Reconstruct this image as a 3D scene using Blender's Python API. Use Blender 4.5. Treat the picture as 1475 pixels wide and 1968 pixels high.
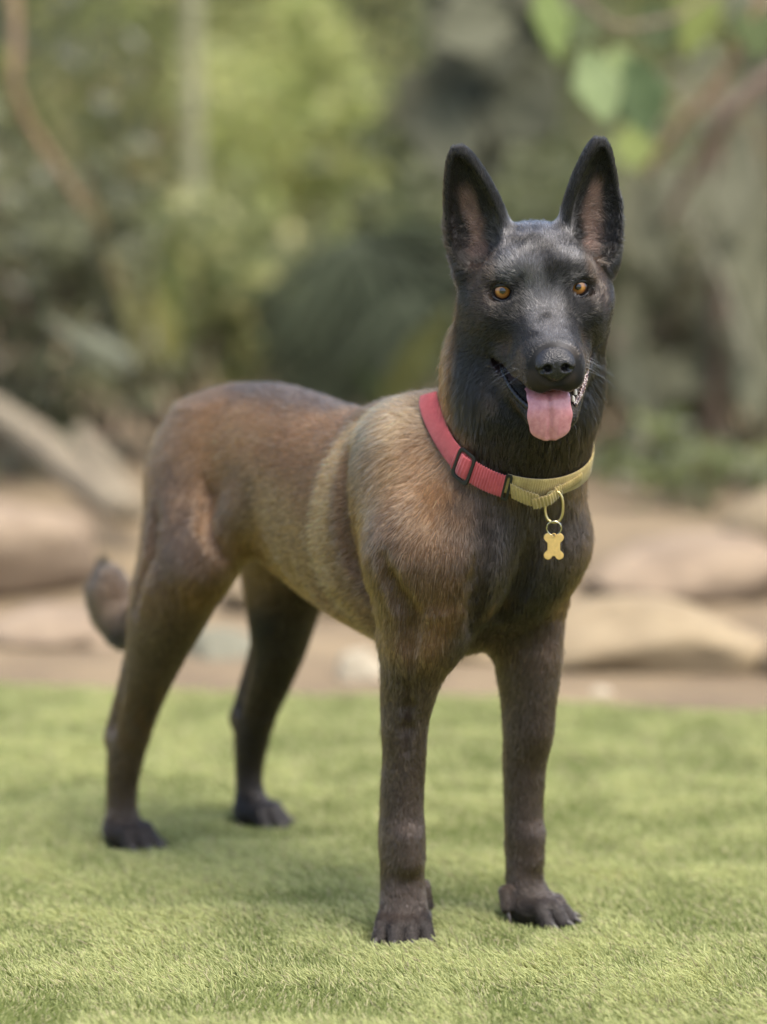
import bpy, bmesh, math, random, time
import numpy as np
from mathutils import Vector, Matrix

T0 = time.time()
for _o in list(bpy.data.objects):
    bpy.data.objects.remove(_o)
SC = bpy.context.scene
COL = SC.collection
R = math.radians

# ------------------------------------------------------------------ camera
CAM_H = 0.96
cam = bpy.data.cameras.new('camera')
cam.sensor_fit = 'VERTICAL'
cam.sensor_height = 36.0
cam.lens = 117.6
cam.clip_end = 600.0
cam.dof.use_dof = True
cam.dof.focus_distance = 3.67
cam.dof.aperture_fstop = 2.0
camo = bpy.data.objects.new('camera', cam)
COL.objects.link(camo)
camo.location = (0.0, 0.0, CAM_H)
camo.rotation_euler = (R(90 - 6.917), 0, 0)
SC.camera = camo

# ------------------------------------------------------------------ light
SUN_EL, SUN_AZ = 70.0, 130.0     # azimuth: direction the light comes from, degrees from +Y clockwise
world = bpy.data.worlds.new('World')
SC.world = world
world.use_nodes = True
_nt = world.node_tree
_bg = _nt.nodes['Background']
_sky = _nt.nodes.new('ShaderNodeTexSky')
_sky.sky_type = 'NISHITA'
_sky.sun_disc = False
_sky.sun_elevation = R(SUN_EL)
_sky.sun_rotation = R(SUN_AZ)
_sky.air_density = 1.0
_sky.dust_density = 4.0
_sky.ozone_density = 1.0
_nt.links.new(_sky.outputs[0], _bg.inputs[0])
_bg.inputs[1].default_value = 0.12
sun = bpy.data.lights.new('sun', 'SUN')
sun.energy = 1.5
sun.angle = R(40)
sun.color = (1.0, 0.95, 0.86)
suno = bpy.data.objects.new('sun', sun)
COL.objects.link(suno)
_d = Vector((math.sin(R(SUN_AZ)) * math.cos(R(SUN_EL)), math.cos(R(SUN_AZ)) * math.cos(R(SUN_EL)), math.sin(R(SUN_EL))))
suno.rotation_euler = _d.to_track_quat('Z', 'Y').to_euler()
suno.location = _d * 30
SC.view_settings.view_transform = 'Standard'
SC.view_settings.look = 'None'
SC.view_settings.gamma = 1.0
SC.view_settings.exposure = 1.5
SC.cycles.use_denoising = True
SC.cycles.use_adaptive_sampling = False
SC.cycles.max_bounces = 8
SC.cycles.transparent_max_bounces = 8
SC.cycles_curves.shape = 'RIBBONS'

# ------------------------------------------------------------------ helpers
def tag(o, label=None, cat=None, group=None, kind=None):
    if label: o['label'] = label
    if cat: o['category'] = cat
    if group: o['group'] = group
    if kind: o['kind'] = kind
    return o

def empty(name, loc, rz=0.0):
    o = bpy.data.objects.new(name, None)
    o.empty_display_size = 0.1
    COL.objects.link(o)
    o.location = loc
    o.rotation_euler = (0, 0, rz)
    return o

def mesh_obj(name, verts, faces, mat=None, parent=None, smooth=True):
    me = bpy.data.meshes.new(name)
    me.from_pydata([tuple(v) for v in verts], [], faces)
    if smooth:
        me.polygons.foreach_set('use_smooth', [True] * len(me.polygons))
    me.update()
    o = bpy.data.objects.new(name, me)
    COL.objects.link(o)
    if mat: me.materials.append(mat)
    if parent: o.parent = parent
    return o

def quad_mesh(name, V, Q, mat=None, parent=None, smooth=True):
    """V (n,3), Q (m,k) numpy arrays, all faces with k corners"""
    me = bpy.data.meshes.new(name)
    k = Q.shape[1]
    me.vertices.add(len(V)); me.vertices.foreach_set('co', np.asarray(V, np.float32).ravel())
    me.loops.add(Q.size); me.loops.foreach_set('vertex_index', Q.astype(np.int32).ravel())
    me.polygons.add(len(Q)); me.polygons.foreach_set('loop_start', np.arange(0, Q.size, k, dtype=np.int32))
    me.polygons.foreach_set('use_smooth', np.full(len(Q), smooth))
    me.update(calc_edges=True); me.validate()
    o = bpy.data.objects.new(name, me)
    COL.objects.link(o)
    if mat: me.materials.append(mat)
    if parent: o.parent = parent
    return o

def new_mat(name):
    m = bpy.data.materials.new(name)
    m.use_nodes = True
    return m, m.node_tree, m.node_tree.nodes['Principled BSDF']

def noise_col(nt, stops, scale, detail=6.0, rough=0.6, coord='Object'):
    tc = nt.nodes.new('ShaderNodeTexCoord')
    nz = nt.nodes.new('ShaderNodeTexNoise')
    nz.inputs['Scale'].default_value = scale
    nz.inputs['Detail'].default_value = detail
    nz.inputs['Roughness'].default_value = rough
    nt.links.new(tc.outputs[coord], nz.inputs['Vector'])
    cr = nt.nodes.new('ShaderNodeValToRGB')
    el = cr.color_ramp.elements
    while len(el) < len(stops): el.new(0.5)
    for e, (p, c) in zip(el, stops):
        e.position = p; e.color = (*c, 1)
    nt.links.new(nz.outputs[0], cr.inputs[0])
    return cr, nz

def simple_mat(name, col, rough=0.6, metal=0.0, var=0.25, scale=40.0, bump=0.0, spec=0.5):
    m, nt, b = new_mat(name)
    c = np.array(col)
    cr, nz = noise_col(nt, [(0.3, tuple(c * (1 - var))), (0.7, tuple(np.minimum(c * (1 + var), 1)))], scale)
    nt.links.new(cr.outputs[0], b.inputs['Base Color'])
    b.inputs['Roughness'].default_value = rough
    b.inputs['Metallic'].default_value = metal
    b.inputs['Specular IOR Level'].default_value = spec
    if bump:
        bp = nt.nodes.new('ShaderNodeBump')
        bp.inputs['Strength'].default_value = bump
        bp.inputs['Distance'].default_value = 0.01
        nt.links.new(nz.outputs[0], bp.inputs['Height'])
        nt.links.new(bp.outputs[0], b.inputs['Normal'])
    return m

# value noise on numpy points (for colour and displacement)
_rs = np.random.RandomState(7)
_NT = _rs.rand(32, 32, 32)
def vnoise(P, scale):
    p = np.asarray(P) * scale
    i = np.floor(p).astype(int); f = p - i; f = f * f * (3 - 2 * f)
    r = 0
    for dx in (0, 1):
        for dy in (0, 1):
            for dz in (0, 1):
                w = (f[:, 0] if dx else 1 - f[:, 0]) * (f[:, 1] if dy else 1 - f[:, 1]) * (f[:, 2] if dz else 1 - f[:, 2])
                r = r + w * _NT[(i[:, 0] + dx) % 32, (i[:, 1] + dy) % 32, (i[:, 2] + dz) % 32]
    return r

# ------------------------------------------------------------------ distance-field modelling
def smin(a, b, k):
    if k <= 0: return np.minimum(a, b)
    h = np.maximum(k - np.abs(a - b), 0.0) / k
    return np.minimum(a, b) - h * h * k * 0.25

class Prim:
    op = 'u'; k = 0.02; flow = (0, 0, -1); col = None; tagname = ''
    def bound(self): return self.c, self.r

class Cone(Prim):           # tapered capsule
    def __init__(s, p0, p1, r0, r1):
        s.p0 = np.array(p0, float); s.p1 = np.array(p1, float); s.r0 = r0; s.r1 = r1
        s.c = (s.p0 + s.p1) / 2; s.r = np.linalg.norm(s.p1 - s.p0) / 2 + max(r0, r1)
    def d(s, P):
        ba = s.p1 - s.p0; l2 = ba @ ba
        t = np.clip(((P - s.p0) @ ba) / l2, 0, 1)
        q = P - s.p0 - t[:, None] * ba
        return np.sqrt(np.einsum('ij,ij->i', q, q)) - (s.r0 + (s.r1 - s.r0) * t)

class Ell(Prim):            # ellipsoid, rows of M are its axes
    def __init__(s, c, r, M=None):
        s.c = np.array(c, float); s.rad = np.array(r, float); s.M = np.eye(3) if M is None else np.array(M); s.r = max(r)
    def d(s, P):
        q = (P - s.c) @ s.M.T
        k0 = np.sqrt(((q / s.rad) ** 2).sum(1)) + 1e-9
        k1 = np.sqrt(((q / s.rad ** 2) ** 2).sum(1)) + 1e-9
        return k0 * (k0 - 1) / k1

class Loft(Prim):           # elliptical sections along an axis; rows of M are u, v, w(axis)
    def __init__(s, o, M, secs):
        s.o = np.array(o, float); s.M = np.array(M, float)
        S = np.array(sorted(secs)); t = S[:, 0]; n = len(t)
        tt = np.linspace(t[0], t[-1], 160); out = []
        for j in range(1, 5):
            y = S[:, j]; m = np.zeros(n)
            dl = np.diff(y) / np.diff(t)
            m[0] = dl[0]; m[-1] = dl[-1]
            for i in range(1, n - 1):
                m[i] = 0 if dl[i - 1] * dl[i] <= 0 else 2 * dl[i - 1] * dl[i] / (dl[i - 1] + dl[i])
            idx = np.clip(np.searchsorted(t, tt) - 1, 0, n - 2)
            h = t[idx + 1] - t[idx]; x = (tt - t[idx]) / h
            out.append((2 * x**3 - 3 * x**2 + 1) * y[idx] + (x**3 - 2 * x**2 + x) * h * m[idx] + (-2 * x**3 + 3 * x**2) * y[idx + 1] + (x**3 - x**2) * h * m[idx + 1])
        s.tt = tt; s.out = out; s.t0 = t[0]; s.t1 = t[-1]
        ax = np.stack([out[0], out[1], tt], 1) @ s.M + s.o
        lo = ax.min(0); hi = ax.max(0)
        s.c = (lo + hi) / 2; s.r = np.linalg.norm(hi - lo) / 2 + max(out[2].max(), out[3].max())
        s.lo = lo; s.hi = hi
    def d(s, P):
        q = (P - s.o) @ s.M.T
        w = np.clip(q[:, 2], s.t0, s.t1)
        cu, cv, a, b = (np.interp(w, s.tt, c) for c in s.out)
        du = q[:, 0] - cu; dv = q[:, 1] - cv
        k0 = np.sqrt((du / a) ** 2 + (dv / b) ** 2) + 1e-6
        k1 = np.sqrt((du / a**2) ** 2 + (dv / b**2) ** 2) + 1e-6
        d = k0 * (k0 - 1) / k1
        e = np.abs(q[:, 2] - w)
        return np.where(e > 0, np.sqrt(np.maximum(d, 0) ** 2 + e * e), d)

def field(prims, P, margin=0.05):
    D = np.full(len(P), margin * 1.5)
    for p in prims:
        c, r = p.bound()
        m = np.nonzero(((P - c) ** 2).sum(1) < (r + margin) ** 2)[0]
        if not len(m): continue
        d = p.d(P[m])
        if p.op == 'u': D[m] = smin(D[m], d, p.k)
        else: D[m] = -smin(-D[m], d, p.k)
    return D

def surface(prims, vox, lo, hi, B=8):
    """sparse naive surface nets -> vertices, quads"""
    lo = np.array(lo, float); n = (np.ceil((np.array(hi) - lo) / vox / B).astype(int))
    N = n * B + 1
    D = np.ones(N, np.float32)
    bi = np.stack(np.meshgrid(*[np.arange(k) for k in n], indexing='ij'), -1).reshape(-1, 3)
    bc = lo + (bi + 0.5) * B * vox
    half = B * vox * 0.87
    dc = field(prims, bc, half * 2.2)
    act = bi[np.abs(dc) < half * 1.7]
    for b in bi[dc <= -half * 1.7]:
        x, y, z = b * B; D[x:x + B, y:y + B, z:z + B] = -1
    off = np.stack(np.meshgrid(*[np.arange(B + 1)] * 3, indexing='ij'), -1).reshape(-1, 3)
    for i in range(0, len(act), 400):
        idx = (act[i:i + 400, None, :] * B + off[None]).reshape(-1, 3)
        d = field(prims, lo + idx * vox, 0.03)
        D[idx[:, 0], idx[:, 1], idx[:, 2]] = d
    S = D < 0
    cnt = np.zeros(np.array(N) - 1, np.int8)
    for dx in (0, 1):
        for dy in (0, 1):
            for dz in (0, 1):
                cnt += S[dx:N[0] - 1 + dx, dy:N[1] - 1 + dy, dz:N[2] - 1 + dz]
    cells = np.stack(np.nonzero((cnt > 0) & (cnt < 8)), 1)
    vid = np.full(cnt.shape, -1, np.int32); vid[cells[:, 0], cells[:, 1], cells[:, 2]] = np.arange(len(cells))
    acc = np.zeros((len(cells), 3)); num = np.zeros(len(cells))
    cs = [(a, b, c) for a in (0, 1) for b in (0, 1) for c in (0, 1)]
    val = {c: D[cells[:, 0] + c[0], cells[:, 1] + c[1], cells[:, 2] + c[2]] for c in cs}
    for c in cs:
        for ax in range(3):
            if c[ax]: continue
            c2 = list(c); c2[ax] = 1; c2 = tuple(c2)
            a, b = val[c], val[c2]
            m = (a < 0) != (b < 0)
            t = a[m] / (a[m] - b[m])
            p = np.tile(np.array(c, float), (m.sum(), 1)); p[:, ax] = t
            acc[m] += p; num[m] += 1
    V = lo + (cells + acc / num[:, None]) * vox
    quads = []
    for ax in range(3):
        sl0 = [slice(1, -1)] * 3; sl1 = [slice(1, -1)] * 3
        sl0[ax] = slice(0, N[ax] - 1); sl1[ax] = slice(1, N[ax])
        s0 = S[tuple(sl0)]; s1 = S[tuple(sl1)]
        e = np.stack(np.nonzero(s0 != s1), 1)
        inside0 = s0[e[:, 0], e[:, 1], e[:, 2]]
        u, v = [k for k in range(3) if k != ax]
        base = e.copy(); base[:, u] += 1; base[:, v] += 1
        q = []
        for (a, b) in ((0, 0), (1, 0), (1, 1), (0, 1)):
            cc = base.copy(); cc[:, u] -= a; cc[:, v] -= b
            q.append(vid[cc[:, 0], cc[:, 1], cc[:, 2]])
        q = np.stack(q, 1)
        flip = inside0 if ax != 1 else ~inside0
        q[~flip] = q[~flip][:, ::-1]
        quads.append(q)
    return V, np.concatenate(quads)

def grad(prims, P, e=0.0012):
    k = np.array([[1, -1, -1], [-1, -1, 1], [-1, 1, -1], [1, 1, 1]], float)
    g = np.zeros_like(P)
    for kk in k: g += kk * field(prims, P + kk * e, 0.03)[:, None]
    l = np.linalg.norm(g, axis=1, keepdims=True)
    return g / np.maximum(l, 1e-9)
DOG_VOX = 0.0025; FUR_N = 480000; GRASS_N = 320000; COL_A = (339, 312, 60, 7)
# ------------------------------------------------------------------ the dog (x forward, y left, z up)
DOG_O = (-0.097, 4.086, 0.0); DOG_RZ = -0.9739
I3 = np.eye(3)
E_H = np.array([0.478, 0.003, 0.759])                       # point between the eyes
M_H = np.array([[0.858, -0.495, -0.139], [0.505, 0.862, 0.048], [0.096, -0.112, 0.989]])
M_H[0] /= np.linalg.norm(M_H[0]); M_H[1] -= M_H[0] * (M_H[0] @ M_H[1]); M_H[1] /= np.linalg.norm(M_H[1]); M_H[2] = np.cross(M_H[0], M_H[1])
def H(p): return E_H + np.asarray(p, float) @ M_H           # head frame -> dog frame

BODY = []
def add(p, k=0.02, flow=(0, 0, -1), op='u', head=False):
    p.k = k; p.op = op
    f = np.array(flow, float)
    if head: f = f @ M_H
    p.flow = f / np.linalg.norm(f)
    BODY.append(p); return p

# trunk: sections along x  (x, cy, cz, half width, half height)
MX = np.array([[0, 1, 0], [0, 0, 1], [1, 0, 0]], float)
tr = []
for x, top, bot, w in [(-.300, .545, .44, .035), (-.265, .575, .415, .062), (-.22, .597, .41, .076), (-.15, .612, .408, .083), (-.08, .617, .400, .082),
                       (0, .612, .376, .086), (.08, .602, .354, .097), (.16, .602, .336, .102), (.24, .612, .324, .100), (.31, .60, .326, .092),
                       (.355, .565, .345, .080), (.385, .52, .385, .058), (.40, .49, .41, .034)]:
    tr.append((x, 0, (top + bot) / 2, w, (top - bot) / 2))
add(Loft((0, 0, 0), MX, tr), 0.02, (-1, 0, -.35))
# neck
add(Cone((.25, 0, .50), (.352, .034, .585), .086, .058), .035, (-.75, 0, -.6))
add(Cone((.352, .034, .585), (.390, .040, .66), .058, .078), .03, (-.6, 0, -.75))
add(Cone((.388, .038, .66), (.412, .042, .73), .082, .080), .03, (-.5, 0, -.85))
add(Cone((.20, 0, .574), (.285, .012, .588), .036, .038), .04, (-1, 0, -.1))          # crest of the neck and withers
add(Cone((.30, -.030, .515), (.385, -.040, .46), .058, .055), .05, (-.3, 0, -1))
add(Cone((.395, .060, .62), (.385, .070, .48), .054, .054), .05, (0.05, 0, -1))
add(Cone((.36, .005, .47), (.43, .018, .62), .05, .062), .05, (0.05, 0, -1))         # throat and forechest
for s in (-1, 1):
    # shoulder blade, upper arm, elbow
    add(Cone((.262, s * .040, .572), (.358, s * .070, .452), .037, .055), .045, (-.45, 0, -.9))
    add(Cone((.360, s * .076, .455), (.360 - .032 * (s > 0), s * .068 + .012 * (s > 0), .370), .055, .045), .04, (-.2, 0, -1))
    add(Ell((.375, s * .045, .445), (.045, .05, .075)), .035, (0, 0, -1))             # breast muscle
# fore legs: sections along z (z, cx, cy, half x, half y)
add(Loft((0, 0, 0), I3, [(.395, .360, -.070, .056, .042), (.345, .352, -.071, .047, .038), (.319, .341, -.072, .040, .034), (.288, .331, -.073, .034, .028), (.258, .326, -.074, .028, .0255), (.208, .321, -.072, .0245, .0235),
                         (.159, .317, -.072, .025, .0235), (.125, .317, -.072, .027, .0255), (.105, .3175, -.072, .0275, .0255), (.08, .317, -.072, .0255, .0245), (.05, .322, -.074, .026, .0265), (.025, .327, -.077, .028, .028)]), .02, (0, 0, -1))
add(Loft((0, 0, 0), I3, [(.39, .325, .090, .062, .042), (.345, .335, .088, .054, .038), (.318, .342, .088, .046, .035), (.269, .345, .088, .037, .028), (.238, .345, .088, .034, .026), (.188, .338, .088, .025, .0235),
                         (.138, .337, .088, .022, .0215), (.112, .338, .088, .0225, .022), (.088, .337, .088, .0205, .021), (.057, .339, .088, .0215, .0225), (.025, .349, .092, .026, .026)]), .02, (0, 0, -1))
for s, x, y in ((-1, .322, -.070), (1, .292, .090)):
    add(Ell((x, y, .352), (.030, .022, .028)), .025, (-.3, 0, -1))             # point of the elbow
# hind legs
add(Loft((0, 0, 0), I3, [(.58, -.17, -.040, .045, .028), (.54, -.172, -.052, .066, .040), (.50, -.165, -.062, .080, .048), (.44, -.132, -.080, .084, .052), (.395, -.125, -.094, .082, .050), (.362, -.135, -.102, .076, .046), (.320, -.156, -.104, .064, .041), (.270, -.186, -.104, .048, .033), (.219, -.217, -.104, .036, .027), (.185, -.238, -.104, .033, .024),
                         (.157, -.253, -.104, .033, .022), (.130, -.265, -.104, .028, .0215), (.066, -.278, -.104, .020, .019), (.03, -.278, -.104, .022, .021)]), .03, (-.25, 0, -1))
add(Loft((0, 0, 0), I3, [(.58, -.18, .040, .045, .028), (.54, -.182, .052, .066, .040), (.50, -.185, .062, .080, .048), (.44, -.185, .080, .088, .052), (.395, -.19, .094, .084, .050), (.345, -.205, .102, .074, .045), (.302, -.214, .104, .056, .041), (.252, -.224, .104, .040, .033), (.200, -.250, .104, .032, .027), (.175, -.268, .104, .033, .024),
                         (.155, -.281, .104, .034, .022), (.128, -.291, .104, .028, .0215), (.07, -.300, .104, .017, .018), (.025, -.294, .104, .019, .020)]), .03, (-.25, 0, -1))
for s, x, z in ((-1, -.288, .150), (1, -.315, .150)):
    add(Cone((x + .058, s * .104, z + .125), (x, s * .104, z), .012, .0145), .018, (-.2, 0, -1))   # heel of the hock and its tendon
for (x, y, z) in ((.298, -.074, .112), (.318, .088, .094)):
    add(Ell((x, y, z), (.009, .010, .014)), .012, (0, 0, -1))                         # carpal pad
add(Cone((.338, -.078, .128), (.339, -.078, .098), .010, .010), .016, (0, 0, -1))
add(Cone((.352, .090, .112), (.353, .090, .084), .009, .009), .016, (0, 0, -1))
for s in (-1, 1):                                                                   # furrow in front of the hock tendon
    xo = .0 if s < 0 else -.028
    add(Cone((-.226 + xo, s * .128, .245), (-.262 + xo, s * .126, .172), .007, .006), .014, op='s')
    add(Cone((-.226 + xo, s * .080, .245), (-.262 + xo, s * .082, .172), .007, .006), .014, op='s')
# flank fold, hip
add(Cone((-.03, -.075, .46), (-.07, -.098, .40), .022, .026), .04, (-.4, 0, -1))
add(Cone((-.05, .075, .46), (-.13, .098, .40), .022, .026), .04, (-.4, 0, -1))
# tail
TAIL = [(-.275, 0, .545, .030), (-.310, .008, .47, .028), (-.340, .016, .38, .027), (-.372, .018, .305, .027), (-.412, .010, .268, .0270), (-.442, 0, .265, .0275), (-.462, -.006, .282, .0275), (-.471, -.008, .304, .0255), (-.474, -.008, .324, .018)]
for a, b in zip(TAIL, TAIL[1:]):
    add(Cone(a[:3], b[:3], a[3], b[3]), .015, np.array(b[:3]) - np.array(a[:3]))
# paws
CLAWS = []
def paw(cx, cy, head, ln=1.0, wd=1.0, splay=1.0):
    c, s = math.cos(R(head)), math.sin(R(head))
    k = .86
    def L(x, y, z): x *= ln * k; y *= wd * k; return (cx + c * x - s * y, cy + s * x + c * y, z * (.5 + .5 * k))
    add(Ell(L(-.002, 0, .024), (.034 * ln * k, .028 * wd * k, .022), np.array([[c, s, 0], [-s, c, 0], [0, 0, 1]])), .018, (c, s, -.5))
    for y, x0, fan in ((-.0258, .004, -.22), (-.0090, .016, -.06), (.0090, .016, .06), (.0258, .004, .22)):
        p0 = L(x0 - .012, y * .80, .030); p1 = L(x0 + .013, y, .0315); p2 = L(x0 + .029, y + fan * .03 * splay, .0135)
        add(Cone(p0, p1, .0105 * k, .0112 * k), .008, (c, s, -.2)); add(Cone(p1, p2, .0110 * k, .0102 * k), .0014, (c, s, -.9))
        t0 = L(x0 + .033, y + fan * .04 * splay, .0165); t1 = L(x0 + .046, y + fan * .055 * splay, .015); t2 = L(x0 + .053, y + fan * .065 * splay, .005)
        CLAWS.append((t0, t1, t2, .0034))
paw(.331, -.080, -34, 1.0, 1.02)
paw(.352, .094, 27, 1.03, .98)
paw(-.270, -.102, 20, .98, .92)
paw(-.285, .106, 26, .98, .92)
# dew claws
for p, q in (((.318, -.044, .062), (.322, -.040, .040)), ((.340, .060, .046), (.346, .056, .028))):
    add(Cone(p, q, .0085, .007), .006, (0, 0, -1))
    CLAWS.append(((q[0], q[1], q[2] - .002), (q[0] + .006, q[1] - .001, q[2] - .008), (q[0] + .010, q[1], q[2] - .016), .0035))

# ---- shallow folds of muscle and skin, laid on the surface found so far
def crease(pts, r, k):
    P = np.array(pts, float)
    tt = np.linspace(0, len(P) - 1, 3 * (len(P) - 1) + 1)
    P = np.stack([np.interp(tt, np.arange(len(P)), P[:, j]) for j in range(3)], 1)
    for _ in range(6):
        g = grad(BODY, P, .002); P = P - g * np.clip(field(BODY, P, .06), -.02, .02)[:, None]
    C_ = P + grad(BODY, P, .002) * r * .25
    n = len(C_); taper = np.sin(np.linspace(.25, math.pi - .25, n))
    for i in range(n - 1):
        add(Cone(C_[i], C_[i + 1], r * taper[i], r * taper[i + 1]), k, op='s')
crease([(.218, -.10, .57), (.238, -.115, .51), (.252, -.115, .44), (.282, -.10, .38)], .009, .016)
crease([(-.085, -.11, .51), (-.058, -.11, .46), (-.032, -.10, .415)], .007, .014)
crease([(-.150, -.135, .47), (-.135, -.145, .41), (-.165, -.145, .34)], .007, .016)
crease([(.425, -.040, .50), (.425, -.050, .44), (.405, -.045, .38)], .008, .016)
crease([(.44, .018, .47), (.43, .014, .41), (.40, .004, .35)], .008, .016)
crease([(.37, -.12, .46), (.385, -.10, .40), (.372, -.09, .345)], .007, .016)
crease([(.358, -.09, .31), (.350, -.09, .23)], .005, .010)

# ---- head (head frame: x to the nose, y left, z up, origin between the eyes)
def hE(c, r, k, flow=(-1, 0, .2), op='u', M=None): return add(Ell(H(c), r, M_H if M is None else M @ M_H), k, flow, op, head=True)
def hC(a, b, r0, r1, k, flow=(-1, 0, .2), op='u'): return add(Cone(H(a), H(b), r0, r1), k, flow, op, head=True)
def rotx(a): c, s = math.cos(a), math.sin(a); return np.array([[1, 0, 0], [0, c, s], [0, -s, c]])
hE((-.074, 0, .000), (.082, .068, .060), .03, (-1, 0, .15))                      # skull
hE((-.040, 0, .020), (.052, .054, .034), .03, (-1, 0, .6))                       # forehead
M_MZ = np.array([M_H[1], M_H[2], M_H[0]])
add(Loft(E_H, M_MZ, [(-.02, 0, -.040, .052, .046), (.010, 0, -.043, .044, .042), (.035, 0, -.050, .0385, .036), (.065, 0, -.057, .0355, .0315), (.090, 0, -.0605, .033, .0285), (.104, 0, -.062, .0285, .0255), (.112, 0, -.063, .020, .021)]), .03, (-1, 0, .12), head=True)
for s in (-1, 1):
    hE((-.045, s * .046, -.032), (.052, .030, .042), .03, (-1, s * .1, -.35))       # cheek
    hC((-.014, s * .046, .015), (-.002, s * .024, .026), .010, .009, .022, (-1, s * .4, .6))     # brow ridge
    hC((.004, s * .049, -.022), (-.05, s * .064, -.020), .012, .014, .025, (-1, s * .2, 0))   # cheek bone
    hC((.055, s * .022, -.072), (.096, s * .017, -.079), .017, .014, .015, (-1, s * .3, -.5)) # upper lip
    hC((.015, s * .039, -.072), (.055, s * .026, -.076), .012, .014, .015, (-1, s * .3, -.5))
# lower jaw
hC((-.045, 0, -.094), (.066, 0, -.130), .034, .017, .015, (-1, 0, -.5))
for s in (-1, 1):
    hC((-.01, s * .041, -.089), (.066, s * .016, -.127), .014, .013, .012, (-1, s * .3, -.6))
hE((-.075, 0, -.085), (.06, .060, .055), .04, (-.6, 0, -.9))                     # throat
# mouth opening
hC((.012, 0, -.094), (.12, 0, -.1045), .011, .0110, .006, op='s')
for s in (-1, 1):
    hC((.000, s * .050, -.077), (.11, s * .024, -.1065), .0068, .0125, .005, op='s')
# eye sockets
EYES = {s: np.array((-.010, s * .0420, -.001)) for s in (-1, 1)}
for s in (-1, 1):
    hE((.004, s * .0445, -.002), (.012, .0125, .0105), .010, op='s')
    add(Ell(H(EYES[s]), (.0118, .0118, .0118), M_H), .004, (-1, 0, 0))
# ears
EARS = {}
for s in (-1, 1):
    hC((-.066, s * .070, .060), (-.064, s * .072, .012), .020, .016, .014, (-.2, s * .3, -1))
    if s > 0: hC((-.068, .086, .078), (-.064, .080, .020), .012, .015, .014, (-.2, .3, -1))
    base = np.array((-.062, s * (.054 if s < 0 else .058), .018)); tip = np.array((-.074, s * .080, .155)) if s < 0 else np.array((-.074, .076, .158))
    w = (tip - base); ln = np.linalg.norm(w); w /= ln
    face = np.array((.93, s * .34, .05)); v = face - w * (face @ w); v /= np.linalg.norm(v); u = np.cross(v, w)
    Mh = np.array([u, v, w]); M = Mh @ M_H; o = H(base)
    EARS[s] = (o, M, ln)
    q = s        # u points to -y for the way it is built; keep outline fuller outside
    add(Loft(o, M, [(-.012, 0, -.004, .034, .022), (.02, 0, -.003, .0385, .023), (.05, 0, 0, .0365, .021), (.085, 0, .002, .0300, .017), (.112, 0, .004, .0215, .012), (.128, 0, .005, .0145, .009), (.137, 0, .005, .008, .006)]), .014, w, head=True)
for s in (-1, 1):
    o, M, ln = EARS[s]
    add(Loft(o, M, [(.004, 0, .022, .014, .014), (.025, 0, .018, .028, .022), (.05, 0, .017, .030, .021), (.085, 0, .015, .0225, .016), (.112, 0, .0125, .012, .010), (.126, 0, .010, .004, .004)]), .005, (0, 0, 1), op='s', head=True)
BODY_SURF = BODY
V, Q = surface(BODY, DOG_VOX, (-.56, -.20, -.01), (.66, .21, .96))
# keep only the outer shell and refine to the iso surface
for _ in range(2):
    g = grad(BODY, V)
    V = V - g * np.clip(field(BODY, V, .03), -.003, .003)[:, None]
NRM = grad(BODY, V)
print('dog surface', len(V), len(Q), round(time.time() - T0, 1))
dog = empty('dog', DOG_O, DOG_RZ)
tag(dog, 'brown and black shepherd dog standing on the lawn with its tongue out', 'dog')
# ---- coat colour as a function of place on the body
def sst(x, a, b):
    t = np.clip((x - a) / (b - a), 0, 1); return t * t * (3 - 2 * t)
BLACK = np.array((.0085, .0078, .0070)); DARK = np.array((.036, .024, .015)); BROWN = np.array((.160, .084, .037)); TAN = np.array((.50, .315, .140)); RUST = np.array((.165, .080, .033)); GREY = np.array((.066, .048, .035)); OLIVE = np.array((.235, .140, .057))
PAINT = [  # centre, radii, colour, strength
    ((-.02, 0, .63), (.20, .075, .050), GREY, .85),
    ((-.20, -.03, .60), (.07, .08, .04), BROWN, .5),
    ((-.06, -.09, .55), (.11, .06, .06), np.array((.26, .138, .060)), .75),
    ((.06, -.10, .55), (.06, .06, .05), RUST, .6),
    ((.07, -.10, .44), (.10, .05, .08), OLIVE, .8),
    ((-.02, -.10, .49), (.05, .05, .05), DARK, .45),
    ((.190, -.10, .50), (.022, .06, .13), TAN, .85),
    ((.190, .10, .50), (.022, .06, .13), TAN, .85),
    ((.215, -.09, .39), (.022, .05, .09), TAN, .5),
    ((.265, -.06, .60), (.055, .07, .055), TAN, 1.0),
    ((.31, -.04, .66), (.04, .06, .06), np.array((.22, .13, .055)), .8),
    ((.27, .08, .60), (.08, .06, .09), BROWN, .6),
    ((.29, -.12, .53), (.07, .07, .06), np.array((.22, .126, .053)), .85),
    ((.25, -.11, .43), (.05, .06, .10), RUST, .55),
    ((.245, -.085, .545), (.012, .05, .06), DARK, .6),  # shade of the shoulder crease, painted into the coat
    ((.37, -.11, .44), (.06, .06, .08), np.array((.075, .046, .024)), .8),
    ((.44, -.02, .47), (.07, .07, .09), np.array((.036, .026, .018)), .92),
    ((.42, .08, .50), (.06, .06, .10), np.array((.085, .055, .030)), .8),
    ((.43, .025, .455), (.055, .085, .085), np.array((.026, .020, .015)), .9),
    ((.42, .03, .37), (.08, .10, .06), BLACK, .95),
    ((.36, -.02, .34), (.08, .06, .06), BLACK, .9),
    ((-.19, -.08, .52), (.09, .08, .10), BROWN, .6),
    ((-.12, -.12, .46), (.06, .06, .08), DARK, .6),
    ((-.05, -.135, .435), (.05, .05, .07), np.array((.070, .042, .024)), .75),
    ((-.25, -.06, .40), (.05, .06, .08), RUST * .8, .6),
]
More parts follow.
